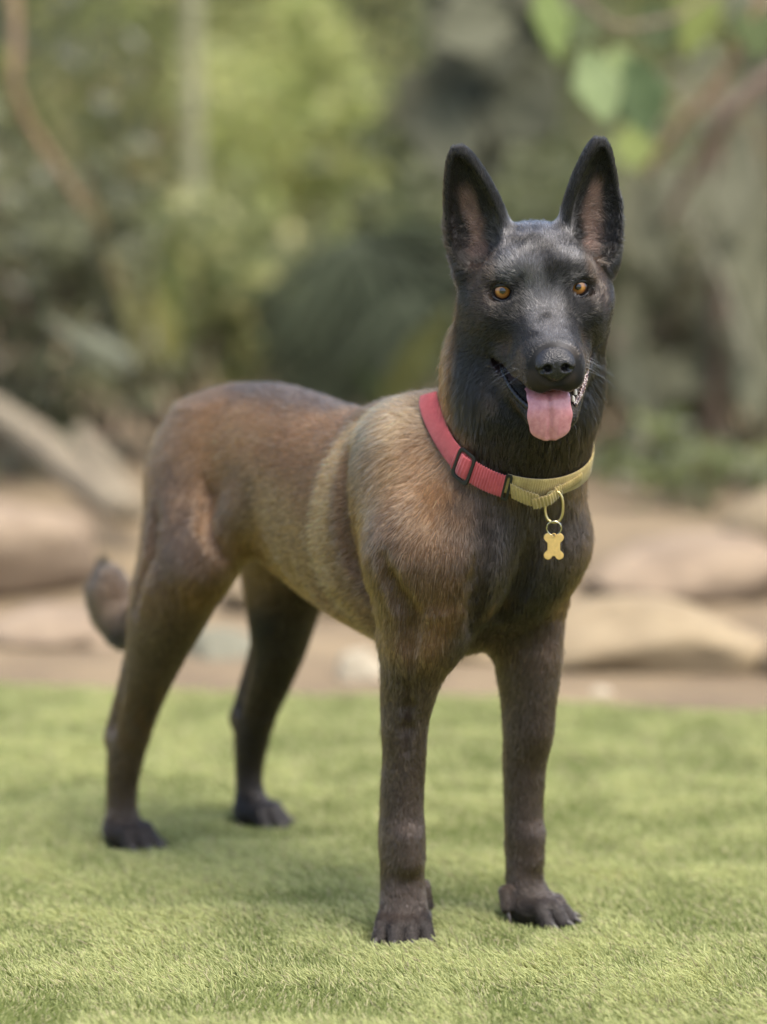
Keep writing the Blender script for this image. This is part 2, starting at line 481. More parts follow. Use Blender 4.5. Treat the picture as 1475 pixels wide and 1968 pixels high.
def coat(P):
    """P in dog frame -> rgb"""
    n1 = vnoise(P + 3.1, 22.0)[:, None]; n2 = vnoise(P + 7.7, 60.0)[:, None]; n3 = vnoise(P + 1.3, 11.0)[:, None]
    C = np.tile(BROWN, (len(P), 1)) * (0.75 + .5 * n1)
    for c, r, col, st in PAINT:
        e = np.sqrt((((P - np.array(c)) / np.array(r)) ** 2).sum(1))[:, None] + (n1 - .5) * .5 + (n2 - .5) * .25
        w = (1 - sst(e, .55, 1.35)) * st
        C = C * (1 - w) + col * w
    z = P[:, 2:3]; x = P[:, 0:1]; y = P[:, 1:2]
    # legs darken to brown black
    fl = (1 - sst(z + (n1 - .5) * .05, .30, .40)) * sst(x, .22, .27)
    C = C * (1 - fl) + (np.array((.058, .039, .026)) * (.75 + .5 * n1)) * fl
    ins = fl * sst(y * np.where(y > -.0, -1, 1) + .088, .0, .02) * 0   # kept even
    hl = (1 - sst(z + (n3 - .5) * .08, .28, .41)) * (1 - sst(x, -.09, -.05 + .0))
    C = C * (1 - hl) + (np.array((.058, .038, .025)) * (.65 + .7 * n1)) * hl
    rust = (1 - sst(np.abs(z - .19), .03, .07)) * hl * sst(n2, .45, .7) * .6
    C = C * (1 - rust) + np.array((.085, .048, .022)) * rust
    inner = hl * sst(.085 - np.abs(y), 0, .02); C = C * (1 - inner) + BLACK * inner
    left = sst(y, .055, .085) * (1 - sst(x, -.10, -.06)); left = left * (1 - sst(z, .45, .52)); C = C * (1 - left * .75) + BLACK * left * .75  # far hind leg: dark coat, with its shadow painted in too
    toe = 1 - sst(z + (n1 - .5) * .03, .018, .070); C = C * (1 - toe * .8) + np.array((.016, .014, .013)) * toe * .8
    # tail
    tl = sst(-x, .30, .34) * (1 - sst(np.abs(y), .045, .06)) * (1 - sst(z, .48, .52))
    tc = np.array((.070, .045, .027)) * (.6 + .8 * n1)
    tipb = np.maximum(sst(-x, .437, .484), sst(-z, -.275, -.245)); tc = tc * (1 - tipb) + np.array((.02, .017, .015)) * tipb
    C = C * (1 - tl) + tc * tl
    # head and neck
    h = (P - E_H) @ M_H.T
    hx, hy, hz = h[:, 0:1], h[:, 1:2], h[:, 2:3]
    mask = sst(hx + (n1 - .5) * .02, -.135, -.085) * sst(x, .36, .40) * sst(hz, -.17, -.14)
    C = C * (1 - mask) + np.array((.030, .027, .026)) * (.7 + .6 * n1) * mask
    throat = sst(x + .35 * (z - .62) - .5 * np.abs(y - .035) + (n1 - .5) * .03, .335, .385) * sst(z + .55 * (x - .46), .525, .555)
    C = C * (1 - throat * .95) + BLACK * .85 * throat * .95
    sheen = np.clip(sst(hz, .0, .03) * (1 - sst(hz, .065, .085)) * (1 - sst(np.abs(hy), .035, .06)) + sst(hx, -.005, .03) * (1 - sst(np.abs(hy), .012, .028)) * sst(hz, -.075, -.045), 0, 1) * sst(hx, -.11, -.07) * sst(n2, .1, .6)  # sky sheen on forehead and muzzle bridge, painted as charcoal grey
    C = C * (1 - sheen) + np.array((.075, .072, .071)) * sheen
    mz = sst(hz, -.15, -.13) * sst(hx, .0, .03) * (1 - sst(hz, -.055, -.035)) * sst(n2, .35, .65) * .5
    C = C * (1 - mz) + np.array((.062, .044, .030)) * mz
    tmpl = (1 - sst(np.abs(np.abs(hy) - .062), .008, .018)) * (1 - sst(np.abs(hz - .01), .02, .05)) * (1 - sst(np.abs(hx + .02), .02, .05)) * .5
    C = C * (1 - tmpl) + np.array((.045, .030, .020)) * tmpl
    bs = np.abs(np.abs(hy) - .0255 + .35 * (hz - .012)); br = (1 - sst(np.sqrt((bs / .7) ** 2 + ((hz - .012) / 1.5) ** 2), .003, .010)) * .85 * sst(hx, -.03, 0)
    C = C * (1 - br) + BLACK * .4 * br
    chk = (1 - sst(hx, -.10, -.05)) * sst(np.abs(hy), .045, .07) * (1 - sst(hz, -.03, .01)) * sst(hx, -.20, -.12) * .45
    C = C * (1 - chk) + np.array((.060, .042, .027)) * chk
    # ears: black rim, flesh inside
    for s in (-1, 1):
        o, M, ln = EARS[s]
        q = (P - o) @ M.T
        m = (q[:, 2] > .0) & (q[:, 2] < .15) & (np.abs(q[:, 0]) < .05) & (np.abs(q[:, 1]) < .04)
        ue = (q[:, 0] + s * .004) / np.maximum(.0125 - .10 * np.abs(q[:, 2] - .050), .003)
        e = np.abs(ue)[:, None] + (n2 - .5) * .9
        w = (1 - sst(e, .25, 1.35)) * (m & (q[:, 1] < .012))[:, None] * EAR_IN(P, s)[:, None] * sst(q[:, 2:3], .006, .02) * (1 - sst(q[:, 2:3], .075, .10))
        C = C * (1 - w) + np.array((.20, .122, .092)) * (.35 + 1.0 * n2) * w * 1.0
    # mouth lining
    mo = MOUTH(P)[:, None]
    C = C * (1 - mo) + np.array((.030, .015, .014)) * mo
    return C

_ear_sub = {s: BODY[-2 + i] for i, s in enumerate((-1, 1))}
_mouth_sub = [p for p in BODY if p.op == 's' and isinstance(p, Cone)]
def EAR_IN(P, s): return (1 - sst(_ear_sub[s].d(P), .001, .004))
def MOUTH(P):
    d = np.min([p.d(P) for p in _mouth_sub], 0)
    return 1 - sst(d, .0005, .003)

m_skin, nt, b = new_mat('coat_skin')
at = nt.nodes.new('ShaderNodeAttribute'); at.attribute_name = 'coat'
nt.links.new(at.outputs['Color'], b.inputs['Base Color'])
b.inputs['Roughness'].default_value = .65; b.inputs['Specular IOR Level'].default_value = .25
body = quad_mesh('body', V, Q, m_skin, dog)
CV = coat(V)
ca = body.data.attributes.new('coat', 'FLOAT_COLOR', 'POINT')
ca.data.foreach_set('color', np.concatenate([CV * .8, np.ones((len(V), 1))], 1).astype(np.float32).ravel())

# ---- eyes
cam_l = np.array((Matrix.Rotation(-DOG_RZ, 3, 'Z') @ (Vector((0, 0, CAM_H)) - Vector(DOG_O))))
m_eye, nt, b = new_mat('amber_eye')
tc = nt.nodes.new('ShaderNodeTexCoord'); sx = nt.nodes.new('ShaderNodeSeparateXYZ'); nt.links.new(tc.outputs['Object'], sx.inputs[0])
vm = nt.nodes.new('ShaderNodeVectorMath'); vm.operation = 'MULTIPLY'; vm.inputs[1].default_value = (1, 1, 0); nt.links.new(tc.outputs['Object'], vm.inputs[0])
vl = nt.nodes.new('ShaderNodeVectorMath'); vl.operation = 'LENGTH'; nt.links.new(vm.outputs[0], vl.inputs[0])
nzz = nt.nodes.new('ShaderNodeTexNoise'); nzz.inputs['Scale'].default_value = 900; nt.links.new(tc.outputs['Object'], nzz.inputs['Vector'])
ma = nt.nodes.new('ShaderNodeMath'); ma.operation = 'MULTIPLY_ADD'; nt.links.new(nzz.outputs[0], ma.inputs[0]); ma.inputs[1].default_value = .0012; nt.links.new(vl.outputs['Value'], ma.inputs[2])
dv = nt.nodes.new('ShaderNodeMath'); dv.operation = 'DIVIDE'; nt.links.new(ma.outputs[0], dv.inputs[0]); dv.inputs[1].default_value = .0133
cr = nt.nodes.new('ShaderNodeValToRGB'); el = cr.color_ramp.elements
for p_, c_ in [(.0, (.004, .004, .004)), (.275, (.004, .003, .003)), (.31, (.24, .10, .018)), (.44, (.46, .21, .045)), (.60, (.30, .115, .022)), (.69, (.03, .012, .006)), (.78, (.02, .012, .010))]:
    e_ = el.new(p_); e_.color = (*c_, 1)
el.remove(el[0]); el.remove(el[-1])
nt.links.new(dv.outputs[0], cr.inputs[0]); nt.links.new(cr.outputs[0], b.inputs['Base Color'])
b.inputs['Roughness'].default_value = .12; b.inputs['Coat Weight'].default_value = 1.0; b.inputs['Coat Roughness'].default_value = .02
m_lid = simple_mat('eyelid_skin', (.010, .009, .009), .35, var=.3, scale=300)
for s in (-1, 1):
    c = H(EYES[s])
    gz = cam_l - c; gz /= np.linalg.norm(gz)
    bm = bmesh.new(); bmesh.ops.create_uvsphere(bm, u_segments=40, v_segments=24, radius=.0127)
    for v in bm.verts:
        if v.co.z > .0108: v.co.z += (v.co.z - .0108) * .25
    me = bpy.data.meshes.new('eye'); bm.to_mesh(me); bm.free()
    me.polygons.foreach_set('use_smooth', [True] * len(me.polygons)); me.materials.append(m_eye)
    eo = bpy.data.objects.new('eye', me); COL.objects.link(eo); eo.parent = dog
    eo.location = c; eo.rotation_euler = Vector(gz).to_track_quat('Z', 'Y').to_euler()
    # lids: an almond ring lying on the ball
    ax = np.array((1, s * .16, -.02)) @ M_H; ax /= np.linalg.norm(ax)
    up = M_H[2] - ax * (M_H[2] @ ax); up /= np.linalg.norm(up); sd = np.cross(up, ax) * -1.0
    ring = []
    for i in range(40):
        th = 2 * math.pi * i / 40
        a_ = math.cos(th) * (.0103 + .0012 * (math.cos(th) * -s > .6)); b_ = math.sin(th) * (.0079 if math.sin(th) > 0 else .0088) * (1 - .10 * abs(math.cos(th)) ** 3)
        b_ -= .0004 * math.cos(th) * s
        r2 = .0134 ** 2 - a_ * a_ - b_ * b_
        ring.append((c + sd * a_ + up * b_ + ax * math.sqrt(max(r2, 1e-6)), (sd * a_ + up * b_) / math.hypot(a_, b_), ax))
    vs, fs = [], []
    for p_, o_, x_ in ring:
        for j in range(10):
            t_ = 2 * math.pi * j / 10
            vs.append(p_ + o_ * (.0016 + .0026 * math.cos(t_)) + x_ * (.0015 * math.sin(t_) - .0004 - .0012 * (math.cos(t_) > .3)))
    for i in range(40):
        for j in range(10):
            fs.append((i * 10 + j, i * 10 + (j + 1) % 10, ((i + 1) % 40) * 10 + (j + 1) % 10, ((i + 1) % 40) * 10 + j))
    mesh_obj('eyelid', vs, fs, m_lid, eo).matrix_parent_inverse = (Matrix.Translation(eo.location) @ eo.rotation_euler.to_matrix().to_4x4()).inverted()

# ---- nose leather
NO = []
def nadd(p, k, op='u'): p.k = k; p.op = op; NO.append(p)
nadd(Ell(H((.106, 0, -.056)), (.017, .0208, .0158), M_H), .004)
nadd(Ell(H((.112, 0, -.066)), (.0115, .012, .0125), M_H), .010)
for s in (-1, 1):
    nadd(Ell(H((.112, s * .0115, -.0605)), (.0125, .0100, .0100), M_H), .006)
nadd(Cone(H((.126, 0, -.058)), H((.122, 0, -.084)), .0012, .0012), .003, 's')
for s in (-1, 1):
    nadd(Ell(H((.126, s * .0095, -.0615)), (.012, .0046, .0042), M_H), .003, 's')
    nadd(Cone(H((.124, s * .0105, -.0625)), H((.114, s * .0235, -.0665)), .0028, .0018), .003, 's')
nv, nq = surface(NO, .0009, H((.106, 0, -.06)) - .034, H((.106, 0, -.06)) + .034)
m_nose, nt, b = new_mat('nose_leather')
b.inputs['Base Color'].default_value = (.013, .012, .0125, 1); b.inputs['Roughness'].default_value = .38
vo = nt.nodes.new('ShaderNodeTexVoronoi'); vo.inputs['Scale'].default_value = 620
tc = nt.nodes.new('ShaderNodeTexCoord'); nt.links.new(tc.outputs['Object'], vo.inputs['Vector'])
bp = nt.nodes.new('ShaderNodeBump'); bp.inputs['Strength'].default_value = .55; bp.inputs['Distance'].default_value = .0012
nt.links.new(vo.outputs[0], bp.inputs['Height']); nt.links.new(bp.outputs[0], b.inputs['Normal'])
nose = quad_mesh('nose', nv, nq, m_nose, dog)

# ---- tongue
m_tong, nt, b = new_mat('tongue_flesh')
cr, nz = noise_col(nt, [(.3, (.52, .20, .22)), (.7, (.66, .30, .31))], 160)
nt.links.new(cr.outputs[0], b.inputs['Base Color']); b.inputs['Roughness'].default_value = .27; b.inputs['Coat Weight'].default_value = .4; b.inputs['Coat Roughness'].default_value = .15
b.inputs['Subsurface Weight'].default_value = .15; b.inputs['Subsurface Radius'].default_value = (.002, .0008, .0006); b.inputs['Subsurface Scale'].default_value = 1.0
nz2 = nt.nodes.new('ShaderNodeTexNoise'); nz2.inputs['Scale'].default_value = 1500; nz2.inputs['Detail'].default_value = 3
tc = nt.nodes.new('ShaderNodeTexCoord'); nt.links.new(tc.outputs['Object'], nz2.inputs['Vector'])
bp = nt.nodes.new('ShaderNodeBump'); bp.inputs['Strength'].default_value = .35; bp.inputs['Distance'].default_value = .0006
nt.links.new(nz2.outputs[0], bp.inputs['Height']); nt.links.new(bp.outputs[0], b.inputs['Normal'])
TL = np.array([(.015, -.1010, .020), (.04, -.0985, .0215), (.065, -.0960, .0225), (.082, -.0965, .0230), (.0925, -.1020, .0236), (.0965, -.112, .0241), (.0975, -.121, .0244), (.0965, -.130, .0240), (.0945, -.138, .0218), (.0925, -.144, .0176), (.091, -.1475, .0112), (.0905, -.149, .004)])
tt = np.linspace(0, len(TL) - 1, 60); TLi = np.stack([np.interp(tt, np.arange(len(TL)), TL[:, j]) for j in range(3)], 1)
for _ in range(2):
    TLi[1:-1] = (TLi[:-2] + 2 * TLi[1:-1] + TLi[2:]) / 4
vs, fs = [], []; NR = 72
for i, (x_, z_, w_) in enumerate(TLi):
    a_ = TLi[max(i - 1, 0)]; b_ = TLi[min(i + 1, len(TLi) - 1)]
    tx, tz = b_[0] - a_[0], b_[1] - a_[1]; l_ = math.hypot(tx, tz); nx, nz_ = -tz / l_, tx / l_
    th_ = .0034 if w_ > .012 else .0026
    for j in range(NR):
        t_ = 2 * math.pi * j / NR
        y_ = w_ * np.sign(math.cos(t_)) * abs(math.cos(t_)) ** .95; h_ = th_ * math.sin(t_)
        if math.sin(t_) > 0:
            h_ -= .0034 * math.exp(-(y_ / .0030) ** 2)              # middle furrow
            h_ += .0007 * math.sin(y_ * 900 + i * .15) * math.exp(-(y_ / .016) ** 2) * .6
        h_ -= .0035 * (y_ / .024) ** 2                                # curled sides
        y_ += .0006 * math.sin(i * .45) * (1 if y_ > 0 else -1)
        vs.append(H((x_ + nx * h_, y_ - .005, z_ + nz_ * h_)))
for i in range(len(TLi) - 1):
    for j in range(NR): fs.append((i * NR + j, i * NR + (j + 1) % NR, (i + 1) * NR + (j + 1) % NR, (i + 1) * NR + j))
fs.append(tuple(range(NR))); fs.append(tuple(range((len(TLi) - 1) * NR, len(TLi) * NR))[::-1])
mesh_obj('tongue', vs, fs, m_tong, dog)

# ---- teeth of the lower jaw, lip fringe
m_tooth = simple_mat('tooth_enamel', (.72, .66, .56), .25, var=.1, scale=200)
for s in (1,):
    for i in range(5):
        t_ = i / 4.0
        b0 = np.array((.016 + .050 * t_, s * (.0405 - .0165 * t_), -.0925 - .0175 * t_))
        hgt = .0055 - .0015 * abs(t_ - .3)
        vs = []; fs = []
        for lv, (rr, zz) in enumerate(((1, -.002), (.95, hgt * .45), (.45, hgt * .85))):
            for j in range(8):
                an = 2 * math.pi * j / 8
                vs.append(H(b0 + np.array((.0042 * rr * math.cos(an), .0024 * rr * math.sin(an), zz))))
        vs.append(H(b0 + np.array((0, 0, hgt))))
        for lv in range(2):
            for j in range(8): fs.append((lv * 8 + j, lv * 8 + (j + 1) % 8, lv * 8 + 8 + (j + 1) % 8, lv * 8 + 8 + j))
        for j in range(8): fs.append((16 + j, 16 + (j + 1) % 8, 24))
        mesh_obj('tooth', vs, fs, m_tooth, dog)

# ---- wet lower lips: a ridge along each side of the jaw
m_lip, nt, b = new_mat('lip_skin')
cr, nz = noise_col(nt, [(.42, (.020, .012, .011)), (.52, (.16, .075, .065)), (.60, (.55, .50, .46))], 420, 4, .6)
nt.links.new(cr.outputs[0], b.inputs['Base Color']); b.inputs['Roughness'].default_value = .2
for s in (-1, 1):
    vs, fs = [], []
    for i in range(40):
        t = i / 39
        p = np.array((.004 + .066 * t, s * (.0485 - .0245 * t + .003 * math.sin(t * 3.1)), -.0825 - .034 * t - .004 * math.sin(t * 3.1)))
        r_ = .0026 * (1 + .35 * math.sin(i * 1.9)) * min(1, 4 * t + .3)
        for j in range(8):
            a = 2 * math.pi * j / 8; vs.append(H(p + np.array((0, s * r_ * math.cos(a), r_ * 1.3 * math.sin(a)))))
    for i in range(39):
        for j in range(8): fs.append((i * 8 + j, i * 8 + (j + 1) % 8, i * 8 + 8 + (j + 1) % 8, i * 8 + 8 + j))
    mesh_obj('lip', vs, fs, m_lip if s > 0 else m_lid, dog)

# ---- claws
m_claw = simple_mat('claw_horn', (.075, .066, .060), .35, var=.4, scale=120)
for t0, t1, t2, r_ in CLAWS:
    t0, t1, t2 = map(np.array, (t0, t1, t2)); vs, fs = [], []
    for i in range(6):
        t = i / 5; p_ = (1 - t) ** 2 * t0 + 2 * t * (1 - t) * t1 + t * t * t2; d_ = 2 * (1 - t) * (t1 - t0) + 2 * t * (t2 - t1); d_ /= np.linalg.norm(d_)
        sd = np.cross(d_, (0, 0, 1)); sd /= np.linalg.norm(sd); up = np.cross(sd, d_)
        rr = r_ * (1 - t) ** .7 + .0004
        for j in range(8):
            an = 2 * math.pi * j / 8; vs.append(p_ + sd * rr * .75 * math.cos(an) + up * rr * math.sin(an))
    for i in range(5):
        for j in range(8): fs.append((i * 8 + j, i * 8 + (j + 1) % 8, i * 8 + 8 + (j + 1) % 8, i * 8 + 8 + j))
    fs.append(tuple(range(40, 48))); fs.append(tuple(range(8))[::-1])
    mesh_obj('claw', vs, fs, m_claw, dog)
# ---- fur
def hair_object(name, P, radius_root, radius_tip, cols, mat, parent=None, shape=1.0):
    """P (n,k,3) strands"""
    n, k, _ = P.shape
    hc = bpy.data.hair_curves.new(name)
    hc.add_curves([k] * n)
    hc.position_data.foreach_set('vector', P.astype(np.float32).ravel())
    t = np.linspace(0, 1, k)[None, :]
    rr = np.asarray(radius_root).reshape(-1, 1) * (1 - t) ** shape + np.asarray(radius_tip).reshape(-1, 1) * t
    rr = np.broadcast_to(rr, (n, k))
    ra = hc.attributes.get('radius') or hc.attributes.new('radius', 'FLOAT', 'POINT')
    ra.data.foreach_set('value', np.ascontiguousarray(rr, np.float32).ravel())
    if cols is not None:
        a = hc.attributes.new('coat', 'FLOAT_COLOR', 'CURVE')
        a.data.foreach_set('color', np.concatenate([cols, np.ones((n, 1))], 1).astype(np.float32).ravel())
    hc.materials.append(mat)
    o = bpy.data.objects.new(name, hc)
    COL.objects.link(o)
    if parent: o.parent = parent
    return o

def fur_length(P):
    h = (P - E_H) @ M_H.T
    x, z = P[:, 0], P[:, 2]
    L = np.full(len(P), .0105)
    neck = np.exp(-(((P - np.array((.34, .02, .60))) / np.array((.12, .12, .12))) ** 2).sum(1)); L += .009 * neck
    L -= .0045 * (1 - sst(z, .26, .38))
    L += .006 * sst(-x, .33, .38) * (z > .2)
    up = sst(h[:, 2], -.17, -.14)
    hd = sst(h[:, 0], -.12, -.05) * (x > .38) * up
    L = L * (1 - hd) + .0062 * hd
    mz = sst(h[:, 0], .0, .05) * (x > .4) * up; L = L * (1 - mz) + .0042 * mz
    ruff = sst(-h[:, 2], .085, .115) * (1 - sst(h[:, 0], -.01, .03)) * (x > .34) * sst(h[:, 2], -.22, -.19); L = L * (1 - ruff) + .017 * ruff
    ear = sst(h[:, 2], .060, .075) * (x > .36); L = L * (1 - ear) + .0050 * ear
    eb = np.exp(-((np.abs(h[:, 1]) - .072) / .014) ** 2 - ((h[:, 2] - .02) / .03) ** 2 - ((h[:, 0] + .06) / .03) ** 2) * (x > .36); L += .007 * eb
    L *= .45 + .55 * sst(z, .01, .06)
    return L

NB = 26
def strands(n, seed):
    rs = np.random.RandomState(seed)
    a, b_, c, d = (V[Q[:, i]] for i in range(4))
    area = np.linalg.norm(np.cross(c - a, d - b_), axis=1) / 2
    ctr = (a + b_ + c + d) / 4
    hd = (ctr - E_H) @ M_H.T
    dens = area * (1 + 1.3 * sst(hd[:, 0], -.12, -.04) * (ctr[:, 0] > .37) * (hd[:, 2] > -.15) + .5 * (ctr[:, 2] < .3))
    # no hair on eyeballs, nose, in the mouth, under the feet
    for s in (-1, 1):
        dens = dens * (np.linalg.norm(ctr - H(EYES[s] + np.array((.006, 0, 0))), axis=1) > .0112)
    dens = dens * (hd[:, 0] < .106) * (ctr[:, 2] > .006) * (MOUTH(ctr) < .3)
    for s in (-1, 1):
        o, M, ln = EARS[s]; q = (ctr - o) @ M.T
        inn = EAR_IN(ctr, s) * (q[:, 2] > .01) * (np.abs(q[:, 0]) < .022) * (q[:, 2] < .085)
        dens = dens * (1 - .45 * inn)
    f = rs.choice(len(Q), n, p=dens / dens.sum())
    u, v = rs.rand(n, 1), rs.rand(n, 1)
    P = (a[f] * (1 - u) + b_[f] * u) * (1 - v) + (d[f] * (1 - u) + c[f] * u) * v
    N = NRM[Q[f, 0]] * (1 - u) * (1 - v) + NRM[Q[f, 1]] * u * (1 - v) + NRM[Q[f, 2]] * u * v + NRM[Q[f, 3]] * (1 - u) * v
    N /= np.linalg.norm(N, axis=1, keepdims=True) + 1e-9
    # lie of the coat, blended from the nearest masses
    F = np.zeros_like(P); W = np.zeros(n) + 1e-9
    for p in BODY:
        if p.op != 'u': continue
        cc, r = p.bound()
        m = np.nonzero(((P - cc) ** 2).sum(1) < (r + .03) ** 2)[0]
        if not len(m): continue
        w = np.exp(-np.maximum(p.d(P[m]), 0) / .012)
        F[m] += w[:, None] * p.flow; W[m] += w
    F /= W[:, None]
    jit = np.stack([vnoise(P + k * 5.3, 45) - .5 for k in range(3)], 1) * .8 + np.stack([vnoise(P + k * 3.1, 190) - .5 for k in range(3)], 1) * .9 + (rs.rand(n, 3) - .5) * .4
    F = F + jit * .55
    Ft = F - N * (F * N).sum(1, keepdims=True); Ft /= np.linalg.norm(Ft, axis=1, keepdims=True) + 1e-9
    L = fur_length(P) * (.65 + .6 * rs.rand(n))
    fr = sst(-N[:, 0], .35, .85) * sst(P[:, 2], .10, .15) * (1 - sst(P[:, 2], .42, .5))      # feathering behind the legs
    L = L * (1 + .9 * fr)
    lift = (.20 + .28 * rs.rand(n)) + .22 * fr ; stray = rs.rand(n) < .07; lift[stray] += .25 + .35 * rs.rand(stray.sum())
    hd = (P - E_H) @ M_H.T
    lift = lift * np.where((hd[:, 0] > -.05) & (P[:, 0] > .38) & (hd[:, 2] > -.15), .9, 1)
    ts = np.array([0, .35, .7, 1.0])
    S = P[:, None, :] + L[:, None, None] * (ts[None, :, None] * Ft[:, None, :] + (lift[:, None] * (ts - .55 * ts ** 2))[:, :, None] * N[:, None, :])
    S -= N[:, None, :] * .00015
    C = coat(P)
    st = P - Ft * (P * Ft).sum(1, keepdims=True) * .8
    C *= np.exp(rs.normal(0, .45, (n, 1)) + 1.8 * (vnoise(st + 4, 330) - .5)[:, None] + .7 * (vnoise(st + 8, 120) - .5)[:, None])
    lum = C.mean(1)
    tipl = (rs.rand(n) < .10) & (lum > .05); C[tipl] *= 1.5
    dk = (rs.rand(n) < .16) & (lum > .05); C[dk] *= .35
    return S, C, L

m_fur = bpy.data.materials.new('fur'); m_fur.use_nodes = True
nt = m_fur.node_tree; nt.nodes.remove(nt.nodes['Principled BSDF'])
ph = nt.nodes.new('ShaderNodeBsdfHairPrincipled'); ph.model = 'CHIANG'; ph.parametrization = 'COLOR'
at = nt.nodes.new('ShaderNodeAttribute'); at.attribute_name = 'coat'
nt.links.new(at.outputs['Color'], ph.inputs['Color'])
ph.inputs['Roughness'].default_value = .30; ph.inputs['Radial Roughness'].default_value = .55
ph.inputs['Random Roughness'].default_value = .2; ph.inputs['Coat'].default_value = .6
nt.links.new(ph.outputs[0], nt.nodes['Material Output'].inputs['Surface'])
S, C, L = strands(FUR_N, 11)
fur = hair_object('fur', S, np.where(L < .006, .00015, .00023), .00004, C, m_fur, dog)
tag(fur, kind='stuff')
# whiskers
rs = np.random.RandomState(5); W = []
for s in (-1, 1):
    for i in range(9):
        p = np.array((.050 + .035 * rs.rand(), s * (.033 - .001 * i * .3), -.060 - .016 * rs.rand()))
        dr = np.array((.1 + .4 * rs.rand(), s * (.9 + .2 * rs.rand()), -.5 * rs.rand())); dr /= np.linalg.norm(dr); ln = .022 + .022 * rs.rand()
        W.append([H(p + dr * ln * t + np.array((-.3, 0, -.3)) * ln * t * t) for t in (0, .33, .66, 1)])
    for i in range(4):
        p = np.array((-.005, s * (.030 + .006 * i), .020 + .002 * i)); dr = np.array((.5, s * .6, .5)); ln = .02 + .008 * rs.rand()
        W.append([H(p + dr * ln * t + np.array((-.2, s * .3, 0)) * ln * t * t) for t in (0, .33, .66, 1)])
wo = hair_object('whiskers', np.array(W), .00013, .00003, np.full((len(W), 3), .12), m_fur, dog)
tag(wo, kind='stuff')
print('fur', round(time.time() - T0, 1))
# ------------------------------------------------------------------ collar and tag
def to_w(p):
    c, s = math.cos(DOG_RZ), math.sin(DOG_RZ); p = np.asarray(p, float)
    return np.stack([DOG_O[0] + c * p[..., 0] - s * p[..., 1], DOG_O[1] + s * p[..., 0] + c * p[..., 1], p[..., 2]], -1)
NAPE = np.array((.268, .0, .652)); FRONT = np.array((.462, .012, .535))
c_c = (NAPE + FRONT) / 2; e1 = FRONT - NAPE; e1 /= np.linalg.norm(e1)
e2 = np.array((0.10, 1.0, -.02)); e2 -= e1 * (e1 @ e2); e2 /= np.linalg.norm(e2); e3 = np.cross(e1, e2)
if e3[2] < 0: e3 = -e3
NL = 240
th = np.linspace(0, 2 * math.pi, NL, endpoint=False)
dirs = np.cos(th)[:, None] * e1 + np.sin(th)[:, None] * e2
def hug(off, lift=0.0):
    """distance of the loop from its centre so that it lies on the coat"""
    rad = np.full(NL, .24)
    for _ in range(40):
        rad -= np.clip(field(NECK, c_c + e3 * lift + dirs * rad[:, None], .2) - off, -.02, .02) * .8
    k = np.ones(9) / 9
    for _ in range(3): rad = np.convolve(np.concatenate([rad[-4:], rad, rad[:4]]), k, 'valid')
    return c_c + e3 * lift + dirs * rad[:, None]
NECK = [p for p in BODY if p.op == 'u' and not any(np.linalg.norm(p.c - H(q)) < .06 for q in ((0, 0, 0), (.05, 0, -.06), (.01, 0, -.1)))]
loop = hug(.0050)
up_l = hug(.0050, .012); dn_l = hug(.0050, -.012)
wdir = up_l - dn_l; wdir /= np.linalg.norm(wdir, axis=1, keepdims=True)
tdir = np.roll(loop, -1, 0) - np.roll(loop, 1, 0); tdir /= np.linalg.norm(tdir, axis=1, keepdims=True)
ndir = np.cross(tdir, wdir); ndir /= np.linalg.norm(ndir, axis=1, keepdims=True)
ndir *= np.sign((ndir * dirs).sum(1))[:, None]
arc = np.concatenate([[0], np.cumsum(np.linalg.norm(np.roll(loop, -1, 0) - loop, axis=1))]); TOTAL = arc[-1]; arc = arc[:-1]
def at_loop(s):
    s = np.asarray(s) % TOTAL
    def ip(A): return np.stack([np.interp(s, np.append(arc, TOTAL), np.append(A[:, k], A[0, k])) for k in range(3)], -1)
    return ip(loop), ip(tdir), ip(wdir), ip(ndir)
def s_of(theta): return float(np.interp(theta % (2 * math.pi), np.append(th, 2 * math.pi), np.append(arc, TOTAL)))
def strap(name, s0, s1, width, thick, lift, mat, parent, rib=.0025, amp=.0003, skew=0.0, w0=0.0, w1=0.0, edge=.0):
    """webbing along the loop from arc s0 to s1, ribs are real ridges"""
    n = max(int(abs(s1 - s0) / (rib / 6)), 12); s = np.linspace(s0, s1, n)
    p, t, w, nn = at_loop(s)
    f = np.linspace(0, 1, n)
    off = (w0 + (w1 - w0) * f)[:, None]
    lf = (lift if np.isscalar(lift) else np.interp(f, np.linspace(0, 1, len(lift)), lift))
    lf = np.broadcast_to(lf, (n,))[:, None]
    rp = (amp * np.cos(2 * math.pi * s / rib))[:, None]
    prof = [(-.5, 0), (-.5, .6), (-.44, 1), (0, 1.05), (.44, 1), (.5, .6), (.5, 0), (.44, -.1), (-.44, -.1)]
    vs = []
    for (a, b_) in prof:
        e_ = edge * np.cos(2 * math.pi * s / rib)[:, None] * (abs(a) > .4) * np.sign(a)
        vs.append(p + w * (a * width + off + e_) + nn * (lf + b_ * thick + (rp if b_ > .9 else 0)) + t * skew * a * width)
    m = len(prof); Vv = np.stack(vs, 1).reshape(-1, 3)
    fs = [(i * m + j, i * m + (j + 1) % m, (i + 1) * m + (j + 1) % m, (i + 1) * m + j) for i in range(n - 1) for j in range(m)]
    fs.append(tuple(range(m))[::-1]); fs.append(tuple(range((n - 1) * m, n * m)))
    return mesh_obj(name, Vv, fs, mat, parent)
